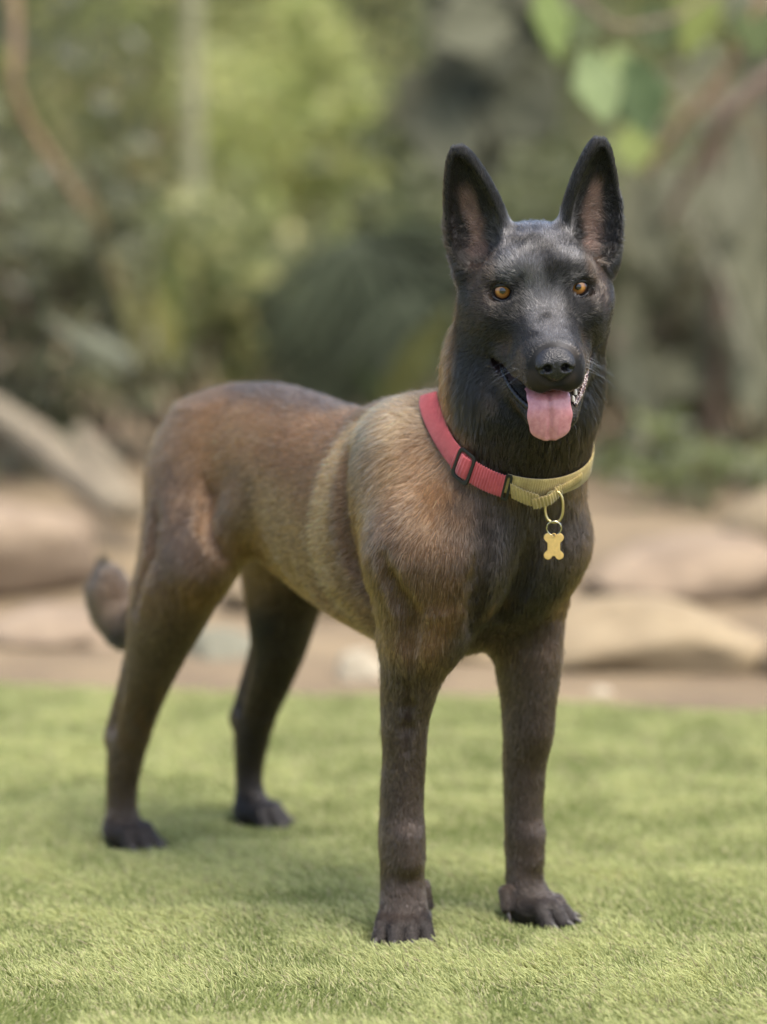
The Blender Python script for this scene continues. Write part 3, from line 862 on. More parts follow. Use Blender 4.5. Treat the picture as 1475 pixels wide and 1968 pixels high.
def web_mat(name, a, c):
    m, nt, b = new_mat(name)
    cr, nz = noise_col(nt, [(.3, a), (.7, c)], 90, 8, .7)
    wv = nt.nodes.new('ShaderNodeTexNoise'); wv.inputs['Scale'].default_value = 1400; wv.inputs['Detail'].default_value = 2
    tc = nt.nodes.new('ShaderNodeTexCoord'); nt.links.new(tc.outputs['Object'], wv.inputs['Vector'])
    bp = nt.nodes.new('ShaderNodeBump'); bp.inputs['Strength'].default_value = .5; bp.inputs['Distance'].default_value = .0006
    nt.links.new(wv.outputs[0], bp.inputs['Height']); nt.links.new(bp.outputs[0], b.inputs['Normal'])
    nt.links.new(cr.outputs[0], b.inputs['Base Color']); b.inputs['Roughness'].default_value = .75; b.inputs['Sheen Weight'].default_value = .3
    return m
m_red = web_mat('coral_webbing', (.36, .045, .050), (.54, .090, .092))
m_gold = web_mat('olive_gold_webbing', (.27, .19, .052), (.46, .35, .115))
m_black = simple_mat('black_plastic', (.010, .011, .010), .35, var=.3, scale=200)
m_brass = simple_mat('brushed_brass', (.62, .50, .23), .32, 1.0, .12, 300)
m_steel = simple_mat('pale_steel', (.68, .62, .46), .22, 1.0, .1, 300)
m_tagm = simple_mat('gold_tag', (.80, .53, .18), .42, .75, .12, 260)
collar = empty('dog_collar', DOG_O, DOG_RZ)
tag(collar, 'coral red and olive gold webbing collar around the dog\'s neck', 'collar')
S_RED1 = s_of(R(COL_A[0])); S_SL = s_of(R(COL_A[1])); S_NAPE = s_of(R(180)); S_GOLD1 = s_of(R(COL_A[2])); S_RING = s_of(R(COL_A[3]))
WD = .0262
strap('red_strap', S_NAPE + .03, S_SL - .004, WD, .0022, 0, m_red, collar, edge=.0003)
strap('red_strap', S_SL - .016, S_RED1, WD, .0022, [.0022, .0024, .0018], m_red, collar, rib=.0032, amp=.00055, edge=.0007)
# slider: rounded frame with a middle bar, strap bulging through it
def frame(s, hw, hh, bar, parent, mat, z, name):
    p, t, w, n_ = (x for x in at_loop(s)); vs, fs = [], []
    N_ = 44; pr = [(-1, 0), (-1, 1), (1, 1), (1, 0)]
    for i in range(N_):
        a = 2 * math.pi * i / N_; cx_ = math.copysign(abs(math.cos(a)) ** .35, math.cos(a)); cy_ = math.copysign(abs(math.sin(a)) ** .35, math.sin(a))
        for (q, h_) in pr:
            vs.append(p + t * cx_ * (hw + q * bar / 2) + w * cy_ * (hh + q * bar / 2) + n_ * (z + h_ * .0032 - (.0006 if abs(q) == 1 and h_ else 0)))
    for i in range(N_):
        for j in range(4): fs.append((i * 4 + j, i * 4 + (j + 1) % 4, ((i + 1) % N_) * 4 + (j + 1) % 4, ((i + 1) % N_) * 4 + j))
    o = mesh_obj(name, vs, fs, mat, parent, smooth=False)
    md = o.modifiers.new('bevel', 'BEVEL'); md.width = .0006; md.segments = 2
    return o
sl = frame(S_SL, .0115, .0165, .0038, collar, m_black, .0032, 'slider_frame')
strap('slider_loop', S_SL - .0085, S_SL + .0085, WD * .93, .0020, [.0030, .0056, .0060, .0056, .0030], m_red, collar, rib=.0040, amp=.0005)
# gold martingale part: an inner band, two folded layers on top
strap('gold_band', S_RED1 + .001, S_NAPE - .03 + TOTAL, .0225, .0020, 0, m_gold, collar, rib=.0030, amp=.0003, w0=.004, w1=.0)
strap('gold_fold', S_RED1 + .008, S_RED1 + .040, .0175, .0024, [.0026, .0075, .0095], m_gold, collar, rib=.0034, amp=.0006, w0=-.0020, w1=-.0085, skew=-.35, edge=.0006)
strap('gold_fold', S_RED1 + .032, S_RED1 + .066, .0125, .0024, [.0100, .0130, .0060], m_gold, collar, rib=.0034, amp=.0006, w0=-.0115, w1=.0030, skew=-.45, edge=.0006)
strap('gold_edge', S_RED1 + .058, S_RED1 + .105, .0105, .0024, [.0040, .0026, .0022], m_gold, collar, rib=.0030, amp=.0005, w0=.0, w1=.006, edge=.0004)
frame(S_RED1 + .003, .0030, .0140, .0030, collar, m_black, .0016, 'square_loop')
def ring(name, c, ax_a, ax_b, ra, rb, r_, mat, parent, sq=1.0, twist=0.0):
    vs, fs = [], []; ax_n = np.cross(ax_a, ax_b)
    for i in range(48):
        a = 2 * math.pi * i / 48; ca = math.copysign(abs(math.cos(a)) ** sq, math.cos(a)); sa = math.copysign(abs(math.sin(a)) ** sq, math.sin(a))
        p = c + ax_a * ra * ca + ax_b * rb * sa; o = ax_a * math.cos(a) / ra + ax_b * math.sin(a) / rb; o /= np.linalg.norm(o)
        for j in range(10):
            t_ = 2 * math.pi * j / 10; vs.append(p + o * r_ * math.cos(t_) + ax_n * r_ * math.sin(t_))
    for i in range(48):
        for j in range(10): fs.append((i * 10 + j, i * 10 + (j + 1) % 10, ((i + 1) % 48) * 10 + (j + 1) % 10, ((i + 1) % 48) * 10 + j))
    return mesh_obj(name, vs, fs, mat, parent)
pr_, tr_, wr_, nr_ = at_loop(S_RING)
zax = np.array((0, 0, 1.0))
ra_ = np.cross(zax, nr_); ra_ /= np.linalg.norm(ra_); rn_ = np.cross(ra_, zax); rn_ *= np.sign(rn_ @ nr_)
ra2 = ra_ * .72 + rn_ * .69; ra2 /= np.linalg.norm(ra2)             # D-ring seen half edge on
dc = pr_ + nr_ * .0085 - zax * .0150
ring('d_ring', dc, ra2, zax, .0100, .0175, .0016, m_brass, collar, .8)
idtag = empty('identity_tag', tuple(to_w(dc - zax * .02)), DOG_RZ)
tag(idtag, 'small bone shaped golden tag hanging from the collar ring', 'tag')
toc = cam_l - dc; toc[2] = 0; toc /= np.linalg.norm(toc)
ta_ = np.cross(zax, toc)
rc = np.array((0, 0, .0000))
def TT(p): return p - (dc - zax * .02)
sc = dc - zax * .0240 + toc * .0005
ring('split_ring', TT(sc), ta_, zax * .98 + toc * .2, .0084, .0084, .0008, m_steel, idtag)
ring('split_ring', TT(sc + toc * .0016), ta_, zax * .98 + toc * .2, .0082, .0082, .0008, m_steel, idtag)
# bone plate outline
def bone(sx, sy):
    pts = []
    for i in range(120):
        a = 2 * math.pi * i / 120; d = np.array((math.cos(a), math.sin(a))); r = 0
        for k in range(200):
            q = d * k * .0001
            inside = (abs(q[0]) < .0088 - .0014 * math.cos(q[1] / .0098 * 1.2) and abs(q[1]) < .0112)
            for bx in (-1, 1):
                for by in (-1, 1):
                    inside = inside or math.hypot(q[0] - bx * .0066, q[1] - by * .0102) < .0050
            if inside: r = k * .0001
        pts.append(d * r)
    return np.array(pts) * np.array((sx, sy))
bo = bone(.96, .98); k_ = np.ones(3) / 3
tc_ = sc - zax * .0205 + toc * .0012
vs, fs = [], []; nB = len(bo)
for (sc_, h_) in ((.94, -.0007), (1, -.0004), (1, .0004), (.94, .0007)):
    for q in bo: vs.append(TT(tc_ + ta_ * q[0] * sc_ + (zax * .995 - toc * .06) * q[1] * sc_ + toc * h_))
for l_ in range(3):
    for i in range(nB): fs.append((l_ * nB + i, l_ * nB + (i + 1) % nB, (l_ + 1) * nB + (i + 1) % nB, (l_ + 1) * nB + i))
vs.append(TT(tc_ - toc * .0007)); vs.append(TT(tc_ + toc * .0007)); c0, c1 = len(vs) - 2, len(vs) - 1
for i in range(nB): fs.append(((i + 1) % nB, i, c0)); fs.append((3 * nB + i, 3 * nB + (i + 1) % nB, c1))
mesh_obj('bone_plate', vs, fs, m_tagm, idtag, smooth=False)
ring('eyelet', TT(tc_ + zax * .0125), ta_, zax, .0020, .0020, .0007, m_tagm, idtag)
from_px = lambda p: p
print('collar', [np.round(x, 3).tolist() for x in (dc, sc, tc_)])
# ------------------------------------------------------------------ the garden
def wpt(px, py, d):
    """a point of the place, from where it was measured: bearing, drop below the eye line, distance"""
    return np.array(((px - 737.5) / 6430 * d, d, CAM_H - (py - 204) / 6430 * d))

# ground: one sheet, flat near the lawn, rising to a wooded bank behind
def ground_z(x, y):
    return 2.6 * sst(y, 11.0, 19.0) + .04 * np.sin(x * 1.7 + y) * sst(y, 5.8, 7.5)
xs = np.concatenate([[-300, -120, -50, -20, -10], np.linspace(-6, 6, 80), [10, 20, 50, 120, 300]])
ys = np.concatenate([[-200, -60, -20, -5, 0, 2, 4, 5], np.linspace(5.3, 20, 110), [25, 35, 60, 120, 300]])
GX, GY = np.meshgrid(xs, ys, indexing='ij')
GP = np.stack([GX, GY, np.zeros_like(GX)], -1).reshape(-1, 3)
GP[:, 2] = ground_z(GP[:, 0], GP[:, 1]) + (vnoise(GP + 11, 2.3) - .5) * .05 * sst(GP[:, 1], 5.7, 6.3) * (1 - sst(GP[:, 1], 22, 30)) - .012
nx_, ny_ = len(xs), len(ys)
ii, jj = np.meshgrid(np.arange(nx_ - 1), np.arange(ny_ - 1), indexing='ij')
GQ = np.stack([ii * ny_ + jj, (ii + 1) * ny_ + jj, (ii + 1) * ny_ + jj + 1, ii * ny_ + jj + 1], -1).reshape(-1, 4)
m_soil, nt, b = new_mat('garden_soil')
cr, nz = noise_col(nt, [(.28, (.10, .070, .042)), (.5, (.185, .135, .076)), (.62, (.235, .175, .098)), (.78, (.285, .22, .128))], 2.6, 10, .72)
nt.links.new(cr.outputs[0], b.inputs['Base Color']); b.inputs['Roughness'].default_value = .95
bp = nt.nodes.new('ShaderNodeBump'); bp.inputs['Strength'].default_value = .6; bp.inputs['Distance'].default_value = .03
nt.links.new(nz.outputs[0], bp.inputs['Height']); nt.links.new(bp.outputs[0], b.inputs['Normal'])
tag(quad_mesh('ground', GP, GQ, m_soil), kind='structure')

# lawn sheet with its far edge
def lawn_edge(x): return 5.30 - .20 * x + .015 * math.sin(x * 9) + .02 * math.sin(x * 3.1 + 1)
lx = np.linspace(-6, 6, 121)
LV = [(x, -4.0, 0.0) for x in lx] + [(x, lawn_edge(x) if abs(x) < 2 else 5.30 - .20 * x, 0.0) for x in lx]
LF = [(i, i + 1, 121 + i + 1, 121 + i) for i in range(120)]
m_lawn, nt, b = new_mat('turf_backing')
cr, nz = noise_col(nt, [(.3, (.10, .125, .042)), (.7, (.19, .21, .08))], 40, 8, .7)
nt.links.new(cr.outputs[0], b.inputs['Base Color']); b.inputs['Roughness'].default_value = .95; b.inputs['Specular IOR Level'].default_value = .1
tag(mesh_obj('lawn', LV, LF, m_lawn), kind='structure')

# grass blades
FEET = [tuple(to_w(np.array(p))[:2]) for p in ((.345, -.090, 0), (.370, .103, 0), (-.250, -.095, 0), (-.265, .115, 0))]
def blades(n, x0, x1, y0, y1, seed, hmul=1.0, wmul=1.0):
    rs = np.random.RandomState(seed)
    X = rs.uniform(x0, x1, n); Y = rs.uniform(y0, y1, n)
    k = Y < 5.30 - .20 * X + .015 * np.sin(X * 9) + .02 * np.sin(X * 3.1 + 1) + rs.rand(n) * .02
    X, Y = X[k], Y[k]; n = len(X)
    P = np.stack([X, Y, np.zeros(n)], 1)
    a1 = vnoise(P + 2, 3.0); a2 = vnoise(P + 9, 14.0); a3 = vnoise(P + 5, 45.0)
    ang = 2.6 + (a1 - .5) * 1.8 + (a2 - .5) * 2.0 + rs.normal(0, .60, n)      # lie of the pile
    h = (.017 + .010 * rs.rand(n)) * (.8 + .4 * a2) * hmul
    lean = np.clip(.75 + .55 * (a3 - .5) + rs.normal(0, .28, n), .1, 1.6)
    dx, dy = np.cos(ang), np.sin(ang)
    for fx, fy in FEET:                                           # pressed down around the paws
        q = np.hypot(X - fx, Y - fy); h = h * (.38 + .62 * sst(q, .035, .060))
    ts = np.array([0, .4, .75, 1.0])
    S = np.zeros((n, 4, 3))
    S[:, :, 0] = X[:, None] + (h * lean * dx)[:, None] * (ts ** 1.5)
    S[:, :, 1] = Y[:, None] + (h * lean * dy)[:, None] * (ts ** 1.5)
    S[:, :, 2] = h[:, None] * (ts - .28 * np.minimum(lean, 1.3)[:, None] * ts ** 2) - .001
    tone = np.clip(.5 + 1.1 * (a2 - .5) + .6 * (a1 - .5) + .30 * rs.normal(0, 1, n), 0, 1)[:, None]
    C = np.array((.150, .185, .045)) * (1 - tone) + np.array((.50, .52, .225)) * tone
    th = rs.rand(n) < .12; C[th] = np.array((.46, .42, .23)) * (.6 + .6 * rs.rand(th.sum(), 1))
    return S, C, np.full(n, .00088 * wmul) * (.7 + .6 * rs.rand(n))
m_grass = bpy.data.materials.new('grass_blade'); m_grass.use_nodes = True
nt = m_grass.node_tree; b = nt.nodes['Principled BSDF']
at = nt.nodes.new('ShaderNodeAttribute'); at.attribute_name = 'coat'
nt.links.new(at.outputs['Color'], b.inputs['Base Color']); b.inputs['Roughness'].default_value = .55; b.inputs['Specular IOR Level'].default_value = .3
tl = nt.nodes.new('ShaderNodeBsdfTranslucent'); nt.links.new(at.outputs['Color'], tl.inputs['Color'])
mx = nt.nodes.new('ShaderNodeMixShader'); mx.inputs[0].default_value = .3
nt.links.new(b.outputs[0], mx.inputs[1]); nt.links.new(tl.outputs[0], mx.inputs[2]); nt.links.new(mx.outputs[0], nt.nodes['Material Output'].inputs['Surface'])
parts = [blades(int(GRASS_N * .62), -.62, .62, 3.25, 4.5, 1), blades(int(GRASS_N * .38), -.85, .85, 4.4, 5.7, 2, 1.0, 1.15),
         blades(int(GRASS_N * .25), -2.2, -.6, 2.6, 5.9, 3, 1.0, 1.4), blades(int(GRASS_N * .25), .6, 2.2, 2.6, 5.4, 4, 1.0, 1.4), blades(int(GRASS_N * .10), -.65, .65, 2.6, 3.27, 5, 1.0, 1.3)]
S = np.concatenate([p[0] for p in parts]); C = np.concatenate([p[1] for p in parts]); rr = np.concatenate([p[2] for p in parts])
grass = hair_object('grass', S, rr, rr * .35, C, m_grass, None, .6)
tag(grass, 'short pale green turf blades covering the lawn', 'grass', kind='stuff')
print('grass', len(S), round(time.time() - T0, 1))

# ---- rocks
def make_rock(name, loc, size, seed, mat, rz=0.0, flat=.75, label='', group=None):
    bm = bmesh.new(); bmesh.ops.create_icosphere(bm, subdivisions=4, radius=1.0)
    P = np.array([v.co for v in bm.verts]); off = seed * 3.71
    rs = np.random.RandomState(seed)
    # chop with planes for broken faces, then roughen
    for _ in range(9):
        nrm = rs.normal(size=3); nrm /= np.linalg.norm(nrm); dd = P @ nrm; lim = rs.uniform(.62, .9)
        P = P - np.outer(np.maximum(dd - lim, 0) * .9, nrm)
    P *= (1 + .20 * (vnoise(P + off, 1.6) - .5) + .10 * (vnoise(P + off, 4.5) - .5) + .05 * (vnoise(P + off, 11) - .5))[:, None]
    P[:, 2] = np.where(P[:, 2] < -flat * .6, -flat * .6 + (P[:, 2] + flat * .6) * .15, P[:, 2])
    P *= np.array(size) / 2
    P[:, 2] -= P[:, 2].min() + .015
    for v, p in zip(bm.verts, P): v.co = p
    me = bpy.data.meshes.new(name); bm.to_mesh(me); bm.free()
    me.polygons.foreach_set('use_smooth', [True] * len(me.polygons)); me.materials.append(mat)
    o = bpy.data.objects.new(name, me); COL.objects.link(o)
    z0 = float(ground_z(np.array([loc[0]]), np.array([loc[1]]))[0])
    o.location = (loc[0], loc[1], z0 - .012); o.rotation_euler = (0, 0, rz)
    return tag(o, label, 'rock', group)
def rock_mat(name, a, c, s=9):
    m, nt, b = new_mat(name)
    cr, nz = noise_col(nt, [(.3, a), (.5, tuple((np.array(a) + np.array(c)) / 2)), (.72, c)], s, 10, .7)
    nt.links.new(cr.outputs[0], b.inputs['Base Color']); b.inputs['Roughness'].default_value = .9
    bp = nt.nodes.new('ShaderNodeBump'); bp.inputs['Strength'].default_value = .7; bp.inputs['Distance'].default_value = .02
    nt.links.new(nz.outputs[0], bp.inputs['Height']); nt.links.new(bp.outputs[0], b.inputs['Normal'])
    return m
m_sand = rock_mat('sandstone', (.20, .148, .083), (.36, .28, .165))
m_pale = rock_mat('pale_stone', (.30, .255, .175), (.44, .385, .28))
m_brown = rock_mat('brown_stone', (.16, .115, .075), (.33, .25, .165))
m_grey = rock_mat('grey_stone', (.13, .125, .085), (.22, .21, .145))
ROCKS = [
    (.46, 5.85, .52, .42, .16, m_sand, 'long flat sandstone rock just right of the dog\'s front leg'),
    (.85, 5.75, .48, .40, .15, m_sand, 'sandstone rock along the lawn edge, partly cut by the right side of the picture'),
    (.18, 5.95, .30, .30, .13, m_sand, 'small sandstone rock seen between the dog\'s front legs'),
    (.60, 6.55, .60, .40, .17, m_brown, 'brown rounded boulder behind the sandstone rocks on the right'),
    (.90, 6.7, .55, .40, .29, m_sand, 'tan boulder rising behind the others at the right edge'),
    (-.045, 5.66, .095, .08, .085, m_pale, 'small cream coloured stone on the lawn edge behind the dog\'s belly'),
    (-.30, 5.95, .22, .16, .07, m_grey, 'low grey green stone seen between the dog\'s hind legs'),
    (-.60, 6.1, .34, .30, .10, m_brown, 'low brown rock by the lawn edge behind the dog\'s tail'),
    (-.86, 6.9, .75, .45, .26, m_brown, 'tan boulder under the fallen logs on the left'),
    (-.16, 6.5, .40, .30, .12, m_sand, 'flat tan rock behind the dog\'s hind legs'),
    (.36, 5.50, .05, .04, .035, m_pale, 'small pale pebble at the lawn edge right of the front legs'),
]
for i, (x, y, sx, sy, sz, m, lab) in enumerate(ROCKS):
    make_rock('rock', (x, y), (sx, sy, sz), 20 + i, m, i * 1.3, label=lab)
pb = make_rock('pebble', wpt(1075, 1893, 3.65)[:2], (.012, .010, .009), 77, m_pale, label='tiny cream pebble lying in the grass in front of the paws')
pb.location.z = .012; pb['category'] = 'pebble'
# loose stones and mulch along the edge
rs = np.random.RandomState(3)
# ---- tubes: logs, stems
def tube(pts, radii, seg=10, rough=.0, seed=0):
    pts = np.array(pts, float); n = len(pts); tt = np.linspace(0, n - 1, max(n * 6, 12))
    PP = np.stack([np.interp(tt, np.arange(n), pts[:, j]) for j in range(3)], 1); RR = np.interp(tt, np.arange(n), radii)
    for _ in range(4): PP[1:-1] = (PP[:-2] + 2 * PP[1:-1] + PP[2:]) / 4
    vs, fs = [], []; ref = np.array((.3, .2, 1.0)); rs = np.random.RandomState(seed)
    for i in range(len(PP)):
        t = PP[min(i + 1, len(PP) - 1)] - PP[max(i - 1, 0)]; t /= np.linalg.norm(t)
        u = np.cross(t, ref if abs(t @ ref) < .95 * np.linalg.norm(ref) else (1, 0, 0)); u /= np.linalg.norm(u); v = np.cross(t, u)
        for j in range(seg):
            an = 2 * math.pi * j / seg; r = RR[i] * (1 + rough * (rs.rand() - .5)); vs.append(PP[i] + u * r * math.cos(an) + v * r * math.sin(an))
    L = len(PP)
    for i in range(L - 1):
        for j in range(seg): fs.append((i * seg + j, i * seg + (j + 1) % seg, (i + 1) * seg + (j + 1) % seg, (i + 1) * seg + j))
    fs.append(tuple(range(seg))[::-1]); fs.append(tuple(range((L - 1) * seg, L * seg)))
    return vs, fs
m_log = rock_mat('weathered_wood', (.17, .135, .088), (.30, .25, .165), 14)
m_bark = rock_mat('brown_bark', (.14, .10, .072), (.28, .205, .145), 30)
m_cane = rock_mat('pale_cane', (.28, .265, .14), (.42, .40, .24), 12)
m_stem = rock_mat('dull_stem', (.12, .115, .075), (.22, .205, .14), 20)
m_vine = rock_mat('vine_bark', (.26, .165, .095), (.48, .33, .20), 20)
def stick(name, pts, radii, mat, label, cat, rough=.15, seed=0):
    vs, fs = tube(pts, radii, 10, rough, seed); return tag(mesh_obj(name, vs, fs, mat), label, cat)
stick('fallen_log', [wpt(-60, 760, 7.6), wpt(60, 840, 7.4), wpt(150, 920, 7.2), wpt(240, 985, 7.0)], [.034, .04, .038, .032], m_log, 'thick pale weathered log slanting down at the left edge behind the tail', 'log', seed=1)
stick('fallen_log', [wpt(150, 835, 7.9), wpt(210, 910, 7.6), wpt(262, 985, 7.3)], [.026, .03, .026], m_log, 'thinner pale log leaning beside the thick one, just left of the rump', 'log', seed=2)
stick('fallen_log', [wpt(175, 660, 9.6), wpt(230, 735, 9.4), wpt(300, 825, 9.1)], [.022, .026, .022], m_log, 'thin grey log leaning in the undergrowth above the dog\'s rump', 'log', seed=3)

# ---- foliage
def leaf_mat(name, gloss=.6, trans=.5):
    m = bpy.data.materials.new(name); m.use_nodes = True
    nt = m.node_tree; b = nt.nodes['Principled BSDF']
    at = nt.nodes.new('ShaderNodeAttribute'); at.attribute_name = 'leaf'
    nz = nt.nodes.new('ShaderNodeTexNoise'); nz.inputs['Scale'].default_value = 60; tc = nt.nodes.new('ShaderNodeTexCoord'); nt.links.new(tc.outputs['Object'], nz.inputs['Vector'])
    mp = nt.nodes.new('ShaderNodeMapRange'); mp.inputs[3].default_value = .75; mp.inputs[4].default_value = 1.25; nt.links.new(nz.outputs[0], mp.inputs[0])
    vm = nt.nodes.new('ShaderNodeVectorMath'); vm.operation = 'SCALE'; nt.links.new(at.outputs['Color'], vm.inputs[0]); nt.links.new(mp.outputs[0], vm.inputs['Scale'])
    nt.links.new(vm.outputs[0], b.inputs['Base Color']); b.inputs['Roughness'].default_value = gloss; b.inputs['Specular IOR Level'].default_value = .25
    tl = nt.nodes.new('ShaderNodeBsdfTranslucent'); nt.links.new(vm.outputs[0], tl.inputs['Color'])
    mx = nt.nodes.new('ShaderNodeMixShader'); mx.inputs[0].default_value = trans
    nt.links.new(b.outputs[0], mx.inputs[1]); nt.links.new(tl.outputs[0], mx.inputs[2]); nt.links.new(mx.outputs[0], nt.nodes['Material Output'].inputs['Surface'])
    return m
m_leaf = leaf_mat('leaf')
def set_leaf_col(o, C):
    a = o.data.attributes.new('leaf', 'FLOAT_COLOR', 'POINT')
    a.data.foreach_set('color', np.concatenate([C, np.ones((len(C), 1))], 1).astype(np.float32).ravel())

PAL = {  # leaf tones lifted paler to stand in for background haze
    'dark': [(.13, .137, .078), (.17, .18, .098), (.23, .24, .135)],
    'mid': [(.16, .185, .080), (.23, .26, .105), (.31, .335, .155)],
    'light': [(.30, .35, .12), (.42, .46, .16), (.54, .56, .26)],
    'yellow': [(.40, .39, .15), (.52, .50, .21), (.62, .58, .30)],
    'grey': [(.19, .20, .14), (.28, .29, .21), (.40, .40, .32)],
    'rust': [(.20, .175, .115), (.27, .235, .155), (.34, .30, .205)],
}
def leaf_cloud(P, N, D, size, aspect, cols):
    """P centres, N normals, D directions -> V, Q, colours; leaf = pointed blade folded along its rib"""
    n = len(P)
    D = D - N * (D * N).sum(1, keepdims=True); D /= np.linalg.norm(D, axis=1, keepdims=True) + 1e-9
    S = np.cross(N, D); L = size[:, None]; W = L * aspect
    b_ = P - D * L * .5; t_ = P + D * L * .5 - N * L * .12; l_ = P + S * W * .5 + N * W * .12; r_ = P - S * W * .5 + N * W * .12; m_ = P - D * L * .05
    V_ = np.stack([b_, l_, t_, r_, m_], 1).reshape(-1, 3)
    i = np.arange(n)[:, None] * 5
    Q_ = np.concatenate([i + np.array([[0, 4, 2, 1]]), i + np.array([[0, 3, 2, 4]])])
    return V_, Q_, np.repeat(cols, 5, 0)
def rnd_dir(rs, n):
    v = rs.normal(size=(n, 3)); return v / np.linalg.norm(v, axis=1, keepdims=True)
def shrub(name, c, rad, n, size, pal, seed, label, cat='shrub', group=None, aspect=.55, clumps=26, droop=.3, mix=None, stems=5, fill=.55):
    rs = np.random.RandomState(seed)
    c = np.array(c, float); rad = np.array(rad, float)
    z0 = float(ground_z(np.array([c[0]]), np.array([c[1]]))[0]) - .02
    root = empty(name, (c[0], c[1], z0)); tag(root, label, cat, group)
    cl = rnd_dir(rs, clumps) * rs.rand(clumps, 1) ** .4
    cw = rs.uniform(.16, .40, clumps)
    k = rs.randint(0, clumps, n)
    P = cl[k] + rs.normal(size=(n, 3)) * cw[k][:, None] * fill
    tone = np.clip((rs.rand(clumps)[k] * .6 + rs.rand(n) * .5), 0, .999)
    P = P * rad + (c - np.array((c[0], c[1], z0)))
    P = P[P[:, 2] > .01] if False else P
    P[:, 2] = np.maximum(P[:, 2], .02 + .05 * rs.rand(n))
    N = rnd_dir(rs, n) + np.array((0, -.25, .9)); N /= np.linalg.norm(N, axis=1, keepdims=True)
    D = rnd_dir(rs, n) + np.array((0, 0, -droop)); sz = size * rs.uniform(.6, 1.4, n)
    pl = np.array(PAL[pal]); cols = np.where(tone[:, None] < .5, pl[0] + (pl[1] - pl[0]) * tone[:, None] * 2, pl[1] + (pl[2] - pl[1]) * (tone[:, None] * 2 - 1))
    if mix:
        p2 = np.array(PAL[mix[0]]); m = rs.rand(n) < mix[1]; cols[m] = p2[rs.randint(0, 3, m.sum())]
    V_, Q_, C_ = leaf_cloud(P, N, D, sz, aspect, cols)
    o = quad_mesh('leaves', V_, Q_, m_leaf, root, smooth=False); set_leaf_col(o, C_); tag(o, kind='stuff')
    vs, fs = [], []
    for j in range(stems):
        e = cl[rs.randint(clumps)] * rad * .8 + (c - np.array((c[0], c[1], z0)))
        b0 = np.array((rs.normal() * rad[0] * .12, rs.normal() * rad[1] * .12, 0.0)); mid = (b0 + e) / 2 + rs.normal(size=3) * .05
        r0 = .012 + .010 * rs.rand()
        v2, f2 = tube([b0, mid, e], [r0, r0 * .7, r0 * .3], 6)
        k0 = len(vs); vs += v2; fs += [tuple(q + k0 for q in f) for f in f2]
    mesh_obj('stems', vs, fs, m_bark, root)
    return root
# far wooded bank
far = [
    (-2.4, 13.0, 1.1, 'mid', 'yellowish shrub on the far bank at the left edge'), (-1.75, 14.0, 1.0, 'light', 'pale green shrub on the far bank above the fallen logs'), (-1.0, 13.2, .95, 'mid', 'mid green shrub on the far bank behind the pale cane'),
    (-.35, 14.2, 1.05, 'light', 'bright yellow green shrub on the far bank left of the broad dark leaves'), (.35, 13.0, .95, 'dark', 'dark shrub on the far bank behind the dog\'s neck'), (1.0, 13.8, 1.0, 'mid', 'shrub on the far bank behind the dog\'s ears'),
    (-.32, 12.2, .62, 'light', 'yellow green shrub at the foot of the bank just left of the dark palm'), (1.65, 13.0, .95, 'grey', 'greyish shrub on the far bank right of the head'), (2.3, 14.0, 1.1, 'mid', 'shrub on the far bank at the right edge'),
]
for i, (x, y, r_, pal, lab) in enumerate(far):
    shrub('shrub', (x, y, .75 + .55 * float(ground_z(np.array([x]), np.array([y]))[0])), (.62 * r_, .5, .95 * r_), 2600, .075, pal, 100 + i, lab, group='shrubs on the far bank', mix=('yellow', .12), clumps=34)
for i, (x, y, z, pal, lab) in enumerate([(-1.45, 15.2, 1.9, 'mid', 'shrub high on the bank between the left shrub and the cane'), (-.72, 14.9, 1.75, 'light', 'pale shrub high on the bank right of the cane'), (-.15, 15.0, 1.8, 'yellow', 'yellowish shrub high on the bank left of the broad dark leaves'),
                                       (.55, 14.8, 1.7, 'mid', 'shrub high on the bank between the dog\'s ears'), (1.35, 14.9, 1.8, 'light', 'pale shrub high on the bank below the heart shaped leaves'), (2.0, 15.2, 1.9, 'grey', 'greyish shrub high on the bank in the upper right')]):
    shrub('shrub', (x, y, z), (.55, .4, .75), 2400, .095, pal, 160 + i, lab, group='shrubs on the far bank', mix=('light', .25), clumps=40)
shrub('tree', (-.55, 15.5, 2.3), (1.2, .7, 1.0), 2600, .11, 'yellow', 131, 'sunlit yellow green tree crown high behind the pale cane', 'tree', mix=('light', .4))
shrub('tree', (1.2, 16, 2.2), (1.7, .7, 1.1), 3000, .11, 'mid', 132, 'green tree crown high behind the dog\'s head', 'tree', mix=('light', .3))
shrub('tree', (-2.3, 15.5, 2.2), (1.2, .7, 1.1), 2600, .11, 'dark', 133, 'dark tree crown behind the left shrub', 'tree', mix=('mid', .4))
# nearer planting
shrub('shrub', (-.98, 8.6, .72), (.42, .35, .62), 2600, .060, 'dark', 141, 'dark small leaved shrub filling the upper left corner', mix=('grey', .16), clumps=30, aspect=.7)
shrub('shrub', (-.78, 8.9, .42), (.28, .25, .30), 1100, .060, 'dark', 142, 'low dark shrub with grey leaves above the fallen logs', mix=('grey', .35), aspect=.6)
shrub('shrub', (-.42, 10.4, .45), (.38, .3, .42), 1600, .070, 'mid', 143, 'mid green bush behind the dog\'s rump', mix=('yellow', .12))
shrub('shrub', (.10, 9.6, .38), (.42, .3, .40), 1900, .070, 'dark', 144, 'dark bush behind the dog\'s back', mix=('mid', .25))
shrub('shrub', (.60, 9.2, .42), (.40, .3, .45), 1900, .065, 'dark', 145, 'dark bush directly behind the dog\'s head', mix=('mid', .3))
shrub('shrub', (1.05, 8.8, .38), (.36, .3, .42), 1700, .060, 'rust', 146, 'brownish undergrowth at the right edge behind the boulders', mix=('dark', .45))
